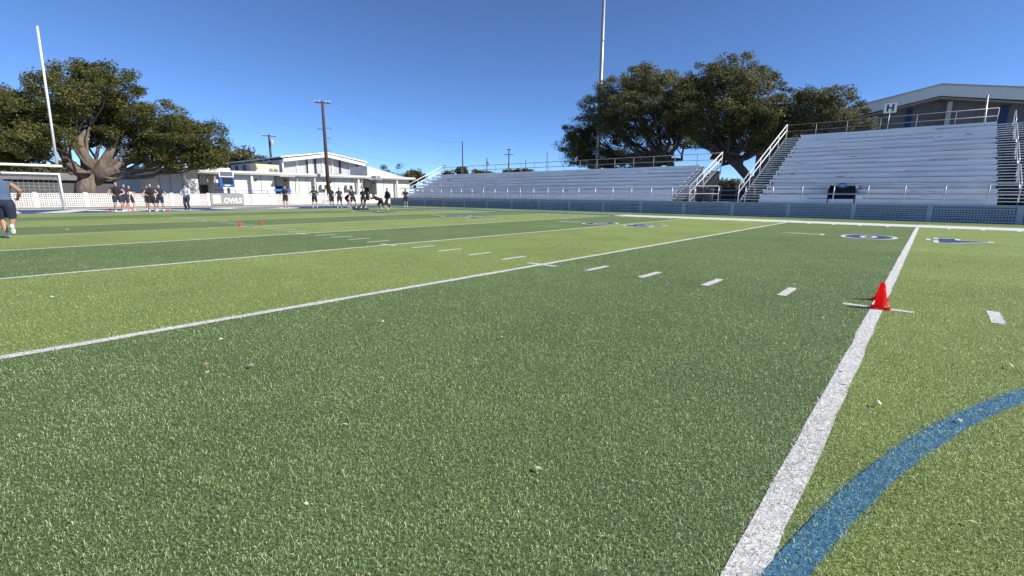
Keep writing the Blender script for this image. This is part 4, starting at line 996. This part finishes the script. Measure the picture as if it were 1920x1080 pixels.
CROSS = dict(hL=(.05, .24, 1.16), hR=(-.05, .27, 1.13), eL=(-1, .1, -.4), eR=(1, .1, -.4))
def G3(px, py): p = atG(px, py); return (float(p[0]), float(p[1]), .004)
def face_cam(loc, turn=0.0):
    """heading so that local +Y looks towards the camera, then turned"""
    d = CAM[:2]-np.array(loc[:2]); return math.atan2(d[1], d[0])-math.pi/2+turn
GL, GS = 'players waiting on the goal line', 'players around the blocking sled'
def put(label, px, py, turn=0.0, group=None, **k):
    l = G3(px, py); return person(label, l, face_cam(l, turn), group=group, **k)
# runner, seen from behind
l = G3(17, 446)
person('runner in slate sleeveless shirt and navy shorts seen from behind mid-stride', l, face_cam(l, math.pi-.12), H=1.80, voxel=.014, shirt='slate', sleeves=.12, pants='navy', pant_len=.86, shoes='shoe_w', hair=HAIRB, skin=SKIN2, bulk=1.1,
       pose=dict(lean=.10, hip=.90, fL=(-.03, -.02, .075), kL=(0, 1, 0), fR=(.13, -.33, .30), kR=(0, 1, -.3), toeR=(0, .35, -1), toeL=(0, 1, -.15), hL=(-.26, .28, 1.12), eL=(-.5, -1, 0), hR=(.30, .05, 1.02), eR=(.7, -1, .0)))
put('big man in black sleeveless top and shorts, hands on hips, largest of his group', 224, 397, .1, GL, H=1.84, shirt='black', sleeves=.1, pants='navy', pose=HIPS, bulk=1.16, hair=HAIRB, pant_len=.8)
put('player half hidden behind the big man in black', 238, 395, .2, GL, H=1.76, shirt='navy', sleeves=.4, pants='navy', pose=STAND, hair=HAIRD)
put('player with white chest panel and black shorts, legs apart', 247, 394, .15, GL, H=1.68, shirt='black', sleeves=.3, pants='black', white_front=True, pose=dict(HIPS, fL=(-.18, .05, .07), fR=(.28, -.1, .07)), hair=HAIRB)
put('player in black lettered tank top with both hands on hips', 287, 396.3, .0, GL, H=1.79, shirt='black', sleeves=.1, pants='black', pose=HIPS, print_=1, hair=HAIRD, bulk=1.05)
put('player in navy shirt behind the lettered tank top, elbow out', 303, 395.3, -.25, GL, H=1.73, shirt='navy', sleeves=.35, pants='navy', pose=HIPS, hair=HAIRB)
put('player in dark shorts with one leg stretched out behind the others', 280, 393.5, .3, GL, H=1.76, shirt='black', sleeves=.5, pants='black', skin=SKIN2, pose=dict(fL=(-.45, .05, .07), fR=(.15, 0, .07), hip=.88, hipside=.0), hair=HAIRD)
put('coach in pale grey hoodie, dark trousers and cap, head bowed', 353, 394, -.7, GL, H=1.80, shirt='grey', sleeves=1.95, pants='char', pant_len=1.95, shoes='shoe_b', cap=True, bulk=1.12, pose=dict(head=.5, hL=(-.12, .26, 1.05), hR=(.14, .26, 1.05), eL=(-1, -.3, -.3), eR=(1, -.3, -.3)))
put('player standing alone on end zone lettering, arms before him, dark cap', 537, 389.5, -.4, GS, H=1.84, shirt='navy', sleeves=.6, pants='char', shoes='shoe_b', cap=True, pose=dict(hL=(-.08, .25, 1.08), hR=(.1, .24, 1.06), eL=(-1, -.4, -.2), eR=(1, -.4, -.2)), print_=1)
put('player seen from behind with elbows out wide and white shoes', 591, 389.6, math.pi, GS, H=1.80, shirt='char', sleeves=.6, pants='char', pose=HIPS, print_=2)
put('player in black beside the wooden pole, arms hanging', 622, 389, .5, GS, H=1.80, shirt='black', sleeves=.6, pants='black', shoes='shoe_b', print_=1, pose=STAND)
put('player in dark tee with white lettering second from the pole', 637.5, 389, .2, GS, H=1.74, shirt='char', sleeves=.6, pants='black', print_=1, pose=dict(fR=(.22, .1, .07), hR=(.3, .15, .92)))
put('player bending forward behind another by the sled', 653, 388.5, 1.0, GS, H=1.75, shirt='black', sleeves=.5, pants='char', pose=dict(lean=.85, hipy=-.15, hip=.86, hL=(-.15, .45, .62), hR=(.15, .45, .62), head=-.5))
put('player with legs apart and hand on hip beside the bending player', 662.5, 389.2, .35, GS, H=1.75, shirt='char', sleeves=.6, pants='black', print_=1, pose=dict(HIPS, fL=(-.24, .0, .07), fR=(.26, -.05, .07), hip=.90), hair=HAIRD)
put('player in black tee standing left of the sled', 682, 389.2, -.2, GS, H=1.72, shirt='black', sleeves=.6, pants='black', pant_len=1.1, print_=1, pose=dict(fL=(-.2, 0, .07), fR=(.2, .1, .07)))
put('coach all in black with long trousers walking past the sled', 727, 390.6, -1.2, GS, H=1.74, shirt='black', sleeves=1.95, pants='black', pant_len=1.95, shoes='shoe_b', bulk=1.15, hair=HAIRB, pose=dict(fL=(-.1, .30, .07), fR=(.12, -.30, .10), hip=.88, hL=(-.26, -.05, .88), hR=(.27, .14, .92)))
put('man in dark tee and navy shorts standing by the barrier corner', 761, 388.2, .3, GS, H=1.72, shirt='navy', sleeves=.6, pants='navy', bulk=1.08, pose=dict(hL=(-.12, .25, 1.1), hR=(.12, .26, 1.08), eL=(-1, -.4, -.2), eR=(1, -.4, -.2)), cap=True)
# pusher driving the sled
lp_ = G3(718, 393.3); sl0 = G3(692, 393.4)
dvec = np.array(sl0[:2])-np.array(lp_[:2]); hd = math.atan2(dvec[1], dvec[0])
person('player in black bent low with white shoes driving the sled', lp_, hd-math.pi/2, H=1.78, shirt='black', sleeves=1.4, pants='black', pant_len=1.05, group=GS, bulk=1.08,
       pose=dict(lean=1.15, hip=.74, hipy=.12, fL=(-.13, -.42, .09), fR=(.14, .05, .07), toeL=(0, .7, -.7), hL=(-.14, .95, 1.05), hR=(.14, .95, 1.05), eL=(-.6, 0, -1), eR=(.6, 0, -1), head=-.7))
sx = np.array(lp_[:2])+dvec/np.linalg.norm(dvec)*1.15
sld = empty('blocking_sled', (float(sx[0]), float(sx[1]), .004), hd, 'black two-man blocking sled with pads on uprights and long skids', 'sled')
for y in (-.45, .45):
    MB().tube([(-.1, y, .06), (.85, y, .05), (1.05, y, .14)], .05, 8).build('skid', BLACK, sld, True)
    MB().tube([(.35, y, .06), (.05, y, .75), (0, y, 1.30)], .04, 8).build('upright', BLACK, sld, True)
    MB().tube([(.7, y, .06), (.05, y, .80)], .03, 8).build('brace', BLACK, sld, True)
    pad = MB(); loft(pad, [((-.10, y, z), (0, w_, 0), (.10, 0, 0)) for z, w_ in ((.72, .10), (.76, .18), (1.0, .20), (1.32, .19), (1.38, .10))], 12); pad.build('pad', mat('pad_black', (.02, .02, .022), .5), sld, True)
for x, z in ((.35, .10), (.75, .09), (.03, .95)): MB().tube([(x, -.45, z), (x, .45, z)], .035, 8).build('crossbar', BLACK, sld, True)
# yard chairs / frame by the field-house wall
fr = empty('wire_frame', (-14.6, atX(615, 380, -14.6)[1], 0), label='thin rectangular metal frame leaning by the field house fence', cat='frame')
a = atX(603, 363, -14.6)[1]-fr.location.y; b = atX(621, 363, -14.6)[1]-fr.location.y
MB().tube([(0, a, 0), (0, a, 1.15), (0, b, 1.15), (0, b, 0), (0, a, .02)], .03, 6).build('tube', mat('frame_tube', (.25, .24, .20), .6), fr)
for k in range(4): MB().tube([(0, a, .15+.12*k), (0, b, .2+.1*k)], .015, 5).build('cord', DARKM, fr)
